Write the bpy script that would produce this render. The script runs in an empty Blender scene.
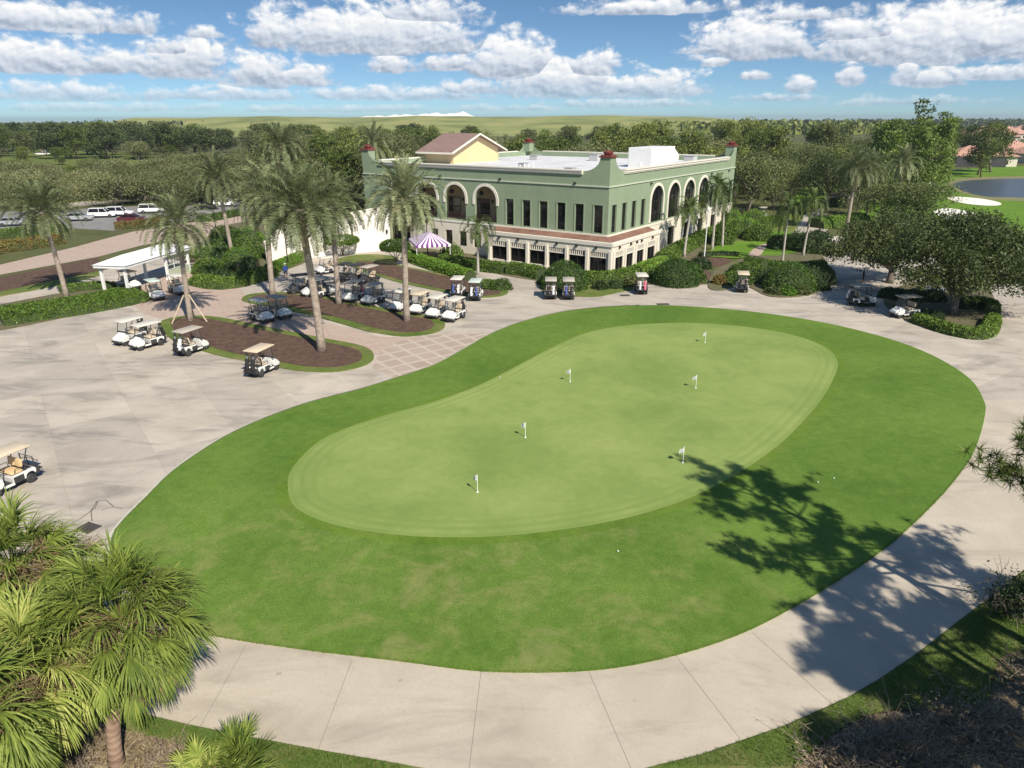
import bpy, bmesh, math, random
from mathutils import Vector, Matrix, Euler
from mathutils.geometry import tessellate_polygon
rnd = random.Random(11)
S = bpy.context.scene
COL = S.collection
PI = math.pi
# ---------------------------------------------------------------- survey helpers (photo pixel -> point on the ground)
H, PITCH, ROLL, FOC = 17.0, .35812, -.0029, 708.0
CP, SP = math.cos(PITCH), math.sin(PITCH)
def ray(px, py):
    a, b = px-512, py-384
    cr, sr = math.cos(-ROLL), math.sin(-ROLL)
    u, v = a*cr-b*sr, a*sr+b*cr
    return Vector((u/FOC, CP-v/FOC*SP, -SP-v/FOC*CP))
def at(px, py, z=0.0):
    d = ray(px, py); t = (z-H)/d.z
    return Vector((d.x*t, d.y*t, z))
def pts(*pp): return [at(x, y).xy for x, y in pp]
# ---------------------------------------------------------------- mesh builder
class MB:
    def __init__(s): s.v = []; s.f = []; s.m = []; s.cur = 0; s.uv = None
    def mat(s, i): s.cur = i; return s
    def face(s, *ps):
        n = len(s.v); s.v.extend([tuple(p) for p in ps]); s.f.append(tuple(range(n, n+len(ps)))); s.m.append(s.cur)
    def raw(s, vs, fs):
        n = len(s.v); s.v.extend([tuple(p) for p in vs])
        for f in fs: s.f.append(tuple(i+n for i in f)); s.m.append(s.cur)
    def box(s, c, size, rot=None, taper=1.0):
        x, y, z = size[0]/2, size[1]/2, size[2]/2
        vs = [Vector((i*x*(taper if k > 0 else 1), j*y*(taper if k > 0 else 1), k*z)) for k in (-1, 1) for j in (-1, 1) for i in (-1, 1)]
        if rot is not None:
            M = Euler(rot).to_matrix() if not isinstance(rot, Matrix) else rot
            vs = [M @ v for v in vs]
        c = Vector(c)
        s.raw([v+c for v in vs], [(0,2,3,1),(4,5,7,6),(0,1,5,4),(1,3,7,5),(3,2,6,7),(2,0,4,6)])
        return s
    def rbox(s, c, size, r=.03, rot=None):           # box with chamfered edges
        x, y, z = size[0]/2, size[1]/2, size[2]/2
        r = min(r, x*.9, y*.9, z*.9)
        bm = bmesh.new(); bmesh.ops.create_cube(bm, size=1)
        for v in bm.verts: v.co = Vector((v.co.x*2*x, v.co.y*2*y, v.co.z*2*z))
        bmesh.ops.bevel(bm, geom=list(bm.edges), offset=r, segments=2, affect='EDGES', profile=.5)
        bm.verts.index_update()
        M = Euler(rot).to_matrix() if rot is not None else Matrix.Identity(3)
        s.raw([M @ v.co+Vector(c) for v in bm.verts], [[v.index for v in f.verts] for f in bm.faces]); bm.free()
        return s
    def tube(s, P, rr, n=8, caps=True):
        P = [Vector(p) for p in P]
        if not hasattr(rr, '__len__'): rr = [rr]*len(P)
        vs = []; fs = []; prev = None
        for i, p in enumerate(P):
            t = (P[min(i+1, len(P)-1)]-P[max(i-1, 0)]).normalized()
            a = Vector((0,0,1)) if abs(t.z) < .9 else Vector((1,0,0))
            if prev is not None: a = prev
            x = (a-t*a.dot(t)).normalized(); y = t.cross(x); prev = x
            for k in range(n):
                an = 2*PI*k/n; vs.append(p+(x*math.cos(an)+y*math.sin(an))*rr[i])
        for i in range(len(P)-1):
            for k in range(n):
                fs.append((i*n+k, i*n+(k+1) % n, (i+1)*n+(k+1) % n, (i+1)*n+k))
        if caps: fs.append(tuple(range(n-1, -1, -1))); fs.append(tuple((len(P)-1)*n+k for k in range(n)))
        s.raw(vs, fs); return s
    def lathe(s, prof, c=(0,0,0), n=16, axis='z'):
        vs = []; fs = []
        for r, z in prof:
            for k in range(n):
                an = 2*PI*k/n; q = Vector((r*math.cos(an), r*math.sin(an), z))
                if axis == 'y': q = Vector((q.x, q.z, q.y))
                vs.append(q+Vector(c))
        m = len(prof)
        for i in range(m-1):
            for k in range(n): fs.append((i*n+k, i*n+(k+1) % n, (i+1)*n+(k+1) % n, (i+1)*n+k))
        fs.append(tuple(range(n-1, -1, -1))); fs.append(tuple((m-1)*n+k for k in range(n)))
        s.raw(vs, fs); return s
    def prism(s, poly, z0, z1):                      # polygon (x, y), vertical walls
        n = len(poly)
        vs = [(p[0], p[1], z0) for p in poly]+[(p[0], p[1], z1) for p in poly]
        s.raw(vs, [tuple(range(n-1, -1, -1)), tuple(range(n, 2*n))]+[(i, (i+1) % n, n+(i+1) % n, n+i) for i in range(n)]); return s
    def profile_y(s, prof, y0, y1):                  # polygon (x, z) swept along y
        n = len(prof)
        vs = [(p[0], y0, p[1]) for p in prof]+[(p[0], y1, p[1]) for p in prof]
        s.raw(vs, [tuple(range(n)), tuple(range(2*n-1, n-1, -1))]+[(i, n+i, n+(i+1) % n, (i+1) % n) for i in range(n)]); return s
    def build(s, name, mats, parent=None, smooth=False, fix=False):
        me = bpy.data.meshes.new(name); me.from_pydata(s.v, [], s.f)
        if not isinstance(mats, (list, tuple)): mats = [mats]
        for m in mats: me.materials.append(m)
        if len(mats) > 1: me.polygons.foreach_set('material_index', s.m)
        if fix:
            bm = bmesh.new(); bm.from_mesh(me); bmesh.ops.recalc_face_normals(bm, faces=bm.faces); bm.to_mesh(me); bm.free()
        if smooth: me.polygons.foreach_set('use_smooth', [True]*len(me.polygons))
        me.update()
        o = bpy.data.objects.new(name, me); COL.objects.link(o)
        if parent: o.parent = parent
        return o
def tag(o, label=None, cat=None, group=None, kind=None):
    if label: o['label'] = label
    if cat: o['category'] = cat
    if group: o['group'] = group
    if kind: o['kind'] = kind
    return o
def thing(name, label, cat, loc=(0,0,0), rz=0.0, group=None, scale=1.0):
    o = bpy.data.objects.new(name, None); COL.objects.link(o)
    o.location = loc; o.rotation_euler = (0,0,rz); o.scale = (scale,)*3; o.empty_display_size = .3
    return tag(o, label, cat, group)
KIDS = {}
def kids(o): return [c for c in bpy.data.objects if c.parent == o]
def copy_tree(o, loc, rz=0.0, scale=None, label=None, group=None):
    """copy a thing with its parts and their sub-parts"""
    if o.name not in KIDS: KIDS[o.name] = [(c, kids(c)) for c in kids(o)]
    r = o.copy(); COL.objects.link(r); r.location = loc; r.rotation_euler = (0,0,rz)
    if scale is not None: r.scale = scale if hasattr(scale, '__len__') else (scale,)*3
    if label: r['label'] = label
    if group: r['group'] = group
    for c, gs in KIDS[o.name]:
        d = c.copy(); COL.objects.link(d); d.parent = r
        for g in gs:
            e = g.copy(); COL.objects.link(e); e.parent = d
    return r
def struct(o): o['kind'] = 'structure'; return o
# ---------------------------------------------------------------- materials
def hexc(r, g, b):
    f = lambda c: (c/255/12.92 if c/255 <= .04045 else ((c/255+.055)/1.055)**2.4)
    return (f(r), f(g), f(b), 1)
class NT:
    """small helper round a node tree"""
    def __init__(s, tree): s.t = tree; s.n = tree.nodes; s.l = tree.links
    def node(s, typ, **kw):
        nd = s.n.new(typ)
        for k, v in kw.items(): setattr(nd, k, v)
        return nd
    def put(s, sock, val):
        if hasattr(val, 'is_output') or isinstance(val, bpy.types.NodeSocket): s.l.new(val, sock)
        else: sock.default_value = val
    def math(s, op, a, b=0.0, c=0.0, clamp=False):
        nd = s.node('ShaderNodeMath', operation=op, use_clamp=clamp)
        s.put(nd.inputs[0], a); s.put(nd.inputs[1], b); s.put(nd.inputs[2], c); return nd.outputs[0]
    def mix(s, fac, a, b, blend='MIX'):
        nd = s.node('ShaderNodeMix', data_type='RGBA', blend_type=blend)
        s.put(nd.inputs[0], fac); s.put(nd.inputs[6], a); s.put(nd.inputs[7], b); return nd.outputs[2]
    def noise(s, vec, scale, detail=4, rough=.55, dist=0.0):
        nd = s.node('ShaderNodeTexNoise'); nd.inputs['Scale'].default_value = scale; nd.inputs['Detail'].default_value = detail
        nd.inputs['Roughness'].default_value = rough; nd.inputs['Distortion'].default_value = dist
        if vec is not None: s.l.new(vec, nd.inputs['Vector'])
        return nd.outputs[0]
    def ramp(s, fac, *stops):
        nd = s.node('ShaderNodeValToRGB'); el = nd.color_ramp.elements
        while len(el) < len(stops): el.new(.5)
        for e, (p, c) in zip(el, stops): e.position = p; e.color = c if hasattr(c, '__len__') else (c, c, c, 1)
        s.put(nd.inputs[0], fac); return nd.outputs[0]
    def step(s, x, lo, hi):
        nd = s.node('ShaderNodeMapRange', interpolation_type='SMOOTHSTEP')
        s.put(nd.inputs[0], x); nd.inputs[1].default_value = lo; nd.inputs[2].default_value = hi; return nd.outputs[0]
    def scaled(s, vec, sc, rot=(0,0,0)):
        nd = s.node('ShaderNodeMapping'); nd.inputs['Scale'].default_value = sc; nd.inputs['Rotation'].default_value = rot
        s.l.new(vec, nd.inputs[0]); return nd.outputs[0]
def newmat(name):
    m = bpy.data.materials.new(name); m.use_nodes = True; t = NT(m.node_tree)
    b = m.node_tree.nodes['Principled BSDF']
    oc = t.node('ShaderNodeTexCoord').outputs['Object']
    return m, t, b, oc
def mat(name, c1, c2=None, scale=3.0, rough=.6, metal=0.0, bump=0.0, bscale=None, spec=None, detail=5):
    m, t, b, oc = newmat(name)
    c1 = tuple(c1)+((1,) if len(c1) == 3 else ()); c2 = c2 and tuple(c2)+((1,) if len(c2) == 3 else ())
    if c2:
        n = t.noise(oc, scale, detail, .6)
        t.l.new(t.ramp(n, (.32, c1), (.68, c2)), b.inputs['Base Color'])
    else: b.inputs['Base Color'].default_value = c1
    b.inputs['Roughness'].default_value = rough; b.inputs['Metallic'].default_value = metal
    if spec is not None: b.inputs['Specular IOR Level'].default_value = spec
    if bump:
        bn = t.node('ShaderNodeBump'); bn.inputs['Strength'].default_value = bump; bn.inputs['Distance'].default_value = .05
        t.l.new(t.noise(oc, bscale or scale*4, 4), bn.inputs['Height']); t.l.new(bn.outputs[0], b.inputs['Normal'])
    return m
def leaf_mat(name, c1, c2, c3=None, trans=.25, rough=.55, clump=.35):
    """leaves: each leaf its own shade, clumps drift in hue, each plant a little different"""
    m, t, b, oc = newmat(name)
    g = t.node('ShaderNodeNewGeometry'); oi = t.node('ShaderNodeObjectInfo')
    isl = g.outputs['Random Per Island']
    n = t.noise(oc, clump, 2)
    f = t.math('ADD', t.math('MULTIPLY', isl, .55), t.math('MULTIPLY', n, .6))
    f = t.math('ADD', f, t.math('MULTIPLY', t.math('SUBTRACT', oi.outputs['Random'], .5), .5))
    f = t.math('SUBTRACT', f, .08)
    stops = [(.1, c1), (.6, c2)]+([(.95, c3)] if c3 else [])
    stops = [(p, tuple(c)+((1,) if len(c) == 3 else ())) for p, c in stops]
    col = t.ramp(f, *stops)
    t.l.new(col, b.inputs['Base Color']); b.inputs['Roughness'].default_value = rough
    b.inputs['Specular IOR Level'].default_value = .35
    tr = t.node('ShaderNodeBsdfTranslucent'); t.l.new(t.mix(.4, col, (.20,.26,.03,1)), tr.inputs[0])
    mx = t.node('ShaderNodeMixShader'); mx.inputs[0].default_value = trans
    t.l.new(b.outputs[0], mx.inputs[1]); t.l.new(tr.outputs[0], mx.inputs[2])
    t.l.new(mx.outputs[0], t.n['Material Output'].inputs[0])
    return m
# ---------------------------------------------------------------- plan curves
def spline(P, closed=True, sub=6):
    P = [Vector(p) for p in P]; n = len(P); out = []
    rng = range(n) if closed else range(n-1)
    for i in rng:
        p0 = P[(i-1) % n] if closed or i > 0 else P[0]; p1 = P[i]; p2 = P[(i+1) % n]
        p3 = P[(i+2) % n] if closed or i+2 < n else P[-1]
        for k in range(sub):
            t = k/sub
            out.append(.5*((2*p1)+(p2-p0)*t+(2*p0-5*p1+4*p2-p3)*t*t+(3*p1-p0-3*p2+p3)*t**3))
    if not closed: out.append(P[-1])
    return out
def area(P): return .5*sum(P[i-1].x*P[i].y-P[i].x*P[i-1].y for i in range(len(P)))
def ccw(P):
    P = [Vector(p) for p in P]
    return P if area(P) > 0 else P[::-1]
def inset(P, d):
    n = len(P); out = []
    for i in range(n):
        t = (P[(i+1) % n]-P[i-1]).normalized(); out.append(P[i]+Vector((-t.y, t.x))*d)
    return out
def sheet(name, P, z, m, kind='structure', parent=None, sub=1, base=None):
    """a flat piece of ground with its outline; base: drop the rim to that height"""
    P = ccw(P); b = MB(); n = len(P)
    b.raw([(p.x, p.y, z) for p in P], [tuple(range(n))])
    if base is not None:
        b.raw([(p.x, p.y, z) for p in P]+[(p.x, p.y, base) for p in P], [(i, n+i, n+(i+1) % n, (i+1) % n) for i in range(n)])
    o = b.build(name, m, parent)
    if kind: o['kind'] = kind
    return o
def inpoly(p, P):
    x, y = p[0], p[1]; r = False; n = len(P)
    for i in range(n):
        a, b = P[i-1], P[i]
        if (a[1] > y) != (b[1] > y) and x < (b[0]-a[0])*(y-a[1])/(b[1]-a[1])+a[0]: r = not r
    return r
HAZE = .00013
SKY_STRENGTH, CLOUD_GAIN, SKY_TINT = .08, 10.3, (.90, 1.10, 1.19)
# ================================================================ ground materials
def lawn_mat(name, dark, light, tan, tan_amt, wear=None):
    m, t, b, oc = newmat(name)
    n1 = t.noise(oc, .12, 5, .6, .6); n2 = t.noise(oc, 1.6, 6, .7, .5); n3 = t.noise(oc, 11, 4, .75)
    f = t.math('ADD', t.math('MULTIPLY', n1, .55), t.math('MULTIPLY', n2, .45))
    col = t.ramp(f, (.36, tuple(dark)+(1,)), (.64, tuple(light)+(1,)))
    col = t.mix(t.step(n3, .35, .75), col, tuple(c*.72 for c in dark)+(1,)) if False else t.mix(t.math('MULTIPLY', t.step(n3, .35, .7), .5), col, tuple(c*.7 for c in dark)+(1,))
    # dry tan wisps, mostly on the near left side where the traffic is
    w = t.noise(oc, .42, 9, .76, .45)
    msk = t.step(w, .44, .68)
    if wear:
        sep = t.node('ShaderNodeSeparateXYZ'); t.l.new(oc, sep.inputs[0])
        dx = t.math('DIVIDE', t.math('SUBTRACT', sep.outputs[0], wear[0]), wear[2]); dy = t.math('DIVIDE', t.math('SUBTRACT', sep.outputs[1], wear[1]), wear[3])
        r2 = t.math('ADD', t.math('MULTIPLY', dx, dx), t.math('MULTIPLY', dy, dy))
        near = t.math('ADD', t.math('MULTIPLY', t.step(r2, 1.4, .1), .95), .10)
        msk = t.math('MULTIPLY', msk, near)
    col = t.mix(t.math('MULTIPLY', msk, tan_amt), col, tuple(tan)+(1,))
    t.l.new(col, b.inputs['Base Color']); b.inputs['Roughness'].default_value = .85; b.inputs['Specular IOR Level'].default_value = .15
    bn = t.node('ShaderNodeBump'); bn.inputs['Strength'].default_value = .6; bn.inputs['Distance'].default_value = .04
    t.l.new(t.noise(oc, 22, 4, .7), bn.inputs['Height']); t.l.new(bn.outputs[0], b.inputs['Normal'])
    return m
M = {}
M['lawn'] = lawn_mat('lawn_grass', (.080,.158,.021), (.168,.268,.046), (.33,.295,.125), .46, wear=(-5.0, 22.5, 17, 8))
M['verge'] = lawn_mat('verge_grass', (.075,.125,.022), (.165,.215,.05), (.28,.23,.11), .7)
M['fairway'] = lawn_mat('fairway_grass', (.095,.195,.018), (.17,.30,.035), (.2,.25,.06), .2)
M['rough'] = lawn_mat('rough_ground', (.07,.09,.03), (.14,.15,.06), (.16,.13,.07), .5)
# putting surface: fine turf with faint mowing laps near the rim (uv.y = metres in from the rim)
def green_mat():
    m, t, b, oc = newmat('putting_turf')
    uv = t.node('ShaderNodeUVMap').outputs[0]; sep = t.node('ShaderNodeSeparateXYZ'); t.l.new(uv, sep.inputs[0])
    n1 = t.noise(oc, .16, 4, .55, .3); n2 = t.noise(oc, 1.1, 6, .65, .8); n3 = t.noise(oc, 30, 2, .6)
    f = t.math('ADD', t.math('MULTIPLY', n1, .6), t.math('ADD', t.math('MULTIPLY', n2, .3), t.math('MULTIPLY', n3, .14)))
    col = t.ramp(f, (.40, (.175,.258,.062,1)), (.62, (.27,.335,.098,1)))
    lap = t.math('SINE', t.math('MULTIPLY', sep.outputs[1], 2*PI/.56))
    fade = t.step(sep.outputs[1], 2.3, .5)
    lapn = t.math('MULTIPLY', t.step(n2, .3, .62), fade)
    col = t.mix(t.math('MULTIPLY', t.step(lap, -.4, .8), t.math('MULTIPLY', lapn, .42)), col, (.135,.215,.045,1))
    t.l.new(col, b.inputs['Base Color']); b.inputs['Roughness'].default_value = .8; b.inputs['Specular IOR Level'].default_value = .2
    bn = t.node('ShaderNodeBump'); bn.inputs['Strength'].default_value = .25; bn.inputs['Distance'].default_value = .02
    t.l.new(t.noise(oc, 35, 3, .7), bn.inputs['Height']); t.l.new(bn.outputs[0], b.inputs['Normal'])
    return m
M['green'] = green_mat()
def concrete_mat(name, c1, c2, stain, amt, joints=None, rot=0.0):
    m, t, b, oc = newmat(name)
    n1 = t.noise(oc, .35, 6, .62, .8); n2 = t.noise(t.scaled(oc, (.16,.5,1), (0,0,.55)), 1.0, 7, .66, .9); n3 = t.noise(oc, 9, 5, .8)
    col = t.ramp(n1, (.3, tuple(c1)+(1,)), (.7, tuple(c2)+(1,)))
    col = t.mix(t.math('MULTIPLY', t.step(n2, .46, .72), amt), col, tuple(stain)+(1,))
    col = t.mix(t.math('MULTIPLY', t.step(n3, .45, .75), .34), col, tuple(c*.7 for c in c1)+(1,))
    # odd dark spots
    v = t.noise(oc, 2.3, 3, .5, .2); col = t.mix(t.math('MULTIPLY', t.step(v, .70, .78), .45), col, tuple(c*.5 for c in stain)+(1,))
    if joints:
        br = t.node('ShaderNodeTexBrick'); br.offset = 0; br.inputs['Scale'].default_value = 1
        br.inputs['Brick Width'].default_value = joints[0]; br.inputs['Row Height'].default_value = joints[1]
        br.inputs['Mortar Size'].default_value = .022; br.inputs['Mortar Smooth'].default_value = .2; br.inputs['Bias'].default_value = 0
        br.inputs['Color1'].default_value = (.86,.86,.87,1); br.inputs['Color2'].default_value = (1.06,1.05,1.04,1); br.inputs['Mortar'].default_value = (.84,.83,.82,1)
        t.l.new(t.scaled(oc, (1,1,1), (0,0,rot)), br.inputs['Vector'])
        col = t.mix(1.0, col, br.outputs[0], 'MULTIPLY')
    t.l.new(col, b.inputs['Base Color']); b.inputs['Roughness'].default_value = .82
    bn = t.node('ShaderNodeBump'); bn.inputs['Strength'].default_value = .2; bn.inputs['Distance'].default_value = .02
    t.l.new(n3, bn.inputs['Height']); t.l.new(bn.outputs[0], b.inputs['Normal'])
    return m
M['concrete'] = concrete_mat('worn_concrete', (.43,.38,.315), (.555,.495,.42), (.25,.228,.20), .85, (4.4, 3.6), -.62)
M['path'] = concrete_mat('path_concrete', (.45,.39,.305), (.55,.485,.39), (.33,.285,.23), .8)
M['kerb'] = mat('kerb_concrete', (.66,.63,.52), (.56,.54,.42), 3, .8)
M['asphalt'] = mat('old_asphalt', (.19,.18,.175), (.26,.25,.24), .6, .9, bump=.2)
M['mulch'] = mat('brown_mulch', (.062,.034,.021), (.14,.082,.055), 2.2, .95, bump=1.0, bscale=16, detail=8)
M['litter'] = mat('leaf_litter', (.07,.045,.026), (.21,.145,.095), 1.3, .95, bump=1.0, bscale=12, detail=9)
M['sand'] = mat('bunker_sand', (.78,.74,.66), (.88,.85,.78), .8, .9)
M['soil'] = mat('sandy_soil', (.15,.12,.07), (.09,.10,.04), .9, .95, bump=.5)
M['bank'] = mat('pond_bank_soil', (.24,.21,.10), (.15,.17,.06), .2, .95)
def paver_mat(name, c1, c2, mort, w, h, ms, rot, off=.5):
    m, t, b, oc = newmat(name)
    br = t.node('ShaderNodeTexBrick'); br.offset = off; br.inputs['Scale'].default_value = 1
    br.inputs['Brick Width'].default_value = w; br.inputs['Row Height'].default_value = h; br.inputs['Mortar Size'].default_value = ms
    br.inputs['Color1'].default_value = tuple(c1)+(1,); br.inputs['Color2'].default_value = tuple(c2)+(1,); br.inputs['Mortar'].default_value = tuple(mort)+(1,)
    t.l.new(t.scaled(oc, (1,1,1), (0,0,rot)), br.inputs['Vector'])
    n = t.noise(oc, .5, 6, .65, .5)
    col = t.mix(t.math('MULTIPLY', t.step(n, .35, .7), .5), br.outputs[0], tuple((a+b_)*.5*1.05 for a, b_ in zip(c1, mort))+(1,))
    n2 = t.noise(oc, 9, 4, .7); col = t.mix(t.math('MULTIPLY', t.step(n2, .5, .75), .3), col, tuple(c*.7 for c in c1)+(1,))
    t.l.new(col, b.inputs['Base Color']); b.inputs['Roughness'].default_value = .85
    return m
M['paver_grid'] = paver_mat('brick_squares_in_concrete', (.35,.27,.215), (.41,.325,.265), (.50,.43,.355), 1.5, 1.5, .15, -.62, 0)
M['paver'] = paver_mat('pink_brick_pavers', (.40,.29,.23), (.46,.35,.285), (.46,.38,.32), .9, .45, .05, .35)
def water_mat():
    m, t, b, oc = newmat('pond_water')
    b.inputs['Base Color'].default_value = (.065,.085,.105,1); b.inputs['Roughness'].default_value = .3; b.inputs['IOR'].default_value = 1.33
    bn = t.node('ShaderNodeBump'); bn.inputs['Strength'].default_value = .15; bn.inputs['Distance'].default_value = .1
    t.l.new(t.noise(t.scaled(oc, (1,2.5,1)), .8, 4), bn.inputs['Height']); t.l.new(bn.outputs[0], b.inputs['Normal'])
    return m
M['water'] = water_mat()
# ================================================================ ground
b = MB(); b.raw([(-5000,-400,0),(5000,-400,0),(5000,6000,0),(-5000,6000,0)], [(0,1,2,3)])
struct(b.build('ground', M['rough']))
# the concrete apron and cart path are one sheet under everything round the green
pave_px = [(100,702),(130,711),(190,725),(250,737),(330,752),(400,764),(470,778),(540,787),(600,784),(655,766),(700,755),(784,726),(847,698),(878,680),(915,655),(955,624),(1002,588),
           (1040,556),(1075,520),(1100,480),(1112,440),(1105,400),(1090,365),(1080,345),(1130,330),(1200,322),(1200,296),(1100,284),(1020,272),(985,262),(940,255),(880,262),(862,252),(850,240),(838,236),(822,238),(815,262),(780,280),(700,285),
           (620,285),(520,275),(430,262),(400,250),(330,252),(300,254),(262,262),(230,262),(187,262),(160,258),(120,266),(98,272),(40,282),(0,291),(-150,330),(-320,390),(-380,460),(-330,540),(-200,600),(-60,660),(20,690)]
struct(sheet('paving', [at(x, y).xy for x, y in pave_px], .02, M['concrete']))
path_px = [(-10,672),(30,640),(60,600),(85,575),(112,545),(118,575),(140,605),(170,625),(210,636),(300,650),(400,662),(480,672),(560,673),(620,668),(680,655),(740,635),(790,610),(840,580),(890,545),(930,508),(955,480),(975,450),(985,415),(983,400),
           (1105,400),(1112,440),(1100,480),(1075,520),(1040,556),(1002,588),(955,624),(915,655),(878,680),(847,698),(784,726),(700,755),(655,766),(600,784),(540,787),(470,778),(400,764),(330,752),(250,737),(190,725),(130,711),(100,702),(20,690)]
struct(sheet('path', [at(x, y).xy for x, y in path_px], .024, M['path']))
# saw-cut joints across the path
b = MB()
for (x0,y0),(x1,y1) in [((481,672),(468,778)),((589,672),(634,775)),((676,656),(742,741)),((352,660),(318,750)),((752,632),(832,704)),((833,585),(925,648)),((903,536),(1010,582)),((960,474),(1080,512)),((984,420),(1108,432)),((246,645),(200,727))]:
    p, q = at(x0, y0, .028), at(x1, y1, .028); d = (q-p).normalized(); n = Vector((-d.y, d.x, 0))*.008
    b.face(p-n, q-n, q+n, p+n)
struct(b.build('path_joints', mat('joint_dirt', (.24,.21,.185))))
# hairline cracks and a patch near the drain
b = MB()
for L in ([(60,528),(80,519),(95,508),(98,501),(106,500),(114,507),(122,508)], [(92,521),(91,511),(97,501)], [(101,510),(108,508),(113,507)]):
    L = [at(x, y, .0285) for x, y in L]
    for p, q in zip(L, L[1:]):
        d = (q-p).normalized(); n = Vector((-d.y, d.x, 0))*.02; b.face(p-n, q-n, q+n, p+n)
struct(b.build('paving_cracks', mat('crack_dirt', (.13,.12,.10))))
# ---- lawn and putting green
lawn_px = [(210,636),(300,650),(400,662),(480,672),(560,673),(620,668),(680,655),(740,635),(790,610),(840,580),(890,545),(930,508),(955,480),(975,450),(985,415),(983,400),(970,380),(940,360),(900,343),(850,329),(800,319),(740,311),(680,306.5),(640,306),(600,308),(560,313),(520,323),(490,335),(465,349),(440,363),(420,371),(395,379),(360,390),(310,403),(265,419),(230,435),(200,453),(170,475),(145,500),(125,520),(114,535),(112,550),(120,578),(140,605),(170,624)]
lawn = ccw(spline(pts(*lawn_px), True, 4))
struct(sheet('lawn', lawn, .075, M['lawn'], base=.0))
green_px = [(288,485),(290,500),(300,512),(330,525),(370,533),(420,538),(480,538.5),(540,534),(600,525),(650,513),(700,495),(745,470),(780,445),(805,420),(825,395),(837,370),(836,359),(828,350),(810,341),(780,333),(740,327),(700,324),(660,324),(620,327),(585,334),(555,347),(530,360),(500,376),(470,390),(430,404),(390,415),(350,428),(320,442),(300,460),(290,474)]
gp = ccw(spline(pts(*green_px), True, 4))
bm = bmesh.new(); uvl = bm.loops.layers.uv.new('UVMap')
steps = [0, .35, .8, 1.4, 2.2]
rings = [[bm.verts.new((p.x, p.y, .081+.006*min(1, d))) for p in (inset(gp, d) if d else gp)] for d in steps]
n = len(gp)
for k in range(len(steps)-1):
    for i in range(n):
        f = bm.faces.new((rings[k][i], rings[k][(i+1) % n], rings[k+1][(i+1) % n], rings[k+1][i]))
        for lp, d in zip(f.loops, (steps[k], steps[k], steps[k+1], steps[k+1])): lp[uvl].uv = (0, d)
f = bm.faces.new([bm.verts.new((p.x, p.y, .0825)) for p in inset(gp, .25)])
for lp in f.loops: lp[uvl].uv = (0, 3.2)
me = bpy.data.meshes.new('putting_green'); bm.to_mesh(me); bm.free(); me.materials.append(M['green'])
go = bpy.data.objects.new('putting_green', me); COL.objects.link(go); struct(go)
# collar: slightly longer, darker ring of turf round the green
b = MB(); A = inset(gp, -.55); B = gp
for i in range(n): b.face((A[i].x,A[i].y,.079),(A[(i+1)%n].x,A[(i+1)%n].y,.079),(B[(i+1)%n].x,B[(i+1)%n].y,.079),(B[i].x,B[i].y,.079))
struct(b.build('green_collar', lawn_mat('collar_grass', (.085,.16,.017), (.17,.265,.036), (.2,.2,.08), .2)))
# pale concrete kerb along the apron side of the lawn
kp = spline(pts(*[q for q in [(640,305.6),(600,307.6),(560,312.5),(520,322.5),(490,334.5),(465,348.5),(440,362.5),(420,370.5),(395,378.5),(360,389.5),(310,402.5),(265,418.5),(230,434.5),(200,452.5),(170,474.5),(145,499.5),(125,519.5),(113.5,535),(111.5,550),(119,578)]]), False, 5)
b = MB()
L0 = []; 
for i, p in enumerate(kp):
    t = (kp[min(i+1, len(kp)-1)]-kp[max(i-1, 0)]).normalized(); nn = Vector((-t.y, t.x)); L0.append((p-nn*.0, p-nn*.17))
for (a, c), (d, e) in zip(L0, L0[1:]):
    b.face((a.x,a.y,.08),(d.x,d.y,.08),(e.x,e.y,.035),(c.x,c.y,.035)); b.face((c.x,c.y,.035),(e.x,e.y,.035),(e.x,e.y,.02),(c.x,c.y,.02))
struct(b.build('kerb', M['kerb'], fix=False))
# ---- brick paving
struct(sheet('brick_band', pts((372,368),(380,352),(398,342),(420,336),(470,334),(492,334),(466,348.5),(441,362.5),(421,370.5),(396,378.5)), .026, M['paver_grid']))
struct(sheet('brick_drive', pts((130,300),(150,280),(190,270),(235,282),(246,296),(262,306),(290,314),(330,324),(380,337),(430,338),(420,345),(400,352),(385,360),(366,350),(322,339),(272,329),(220,317),(188,316),(160,319),(140,312)), .025, M['paver']))
# ---- planting islands: grass rim and mulch
def island(px, ins, z=.1, name='mulch_bed'):
    P = ccw(spline(pts(*px), True, 4))
    struct(sheet('grass_verge', P, z, M['verge'], base=0))
    struct(sheet(name, inset(P, ins), z+.03, M['mulch'], base=z-.02))
    return P
island([(160,323),(185,317),(219,318),(273,329),(324,339),(363,347),(374,356),(367,365),(340,372),(305,372),(273,367),(242,361),(211,354),(172,340)], .9)
island([(242,301),(250,295),(277,293),(317,295),(350,302),(380,308),(400,312),(418,315),(436,318),(445,324),(441,331),(427,335),(403,337),(380,334),(364,331),(330,321),(289,311),(262,306)], 1.0)
island([(352,262),(380,262),(410,268),(440,274),(470,280),(500,284),(508,291),(503,296),(480,298),(442,292),(400,283),(376,276),(356,270)], .7)
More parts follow.
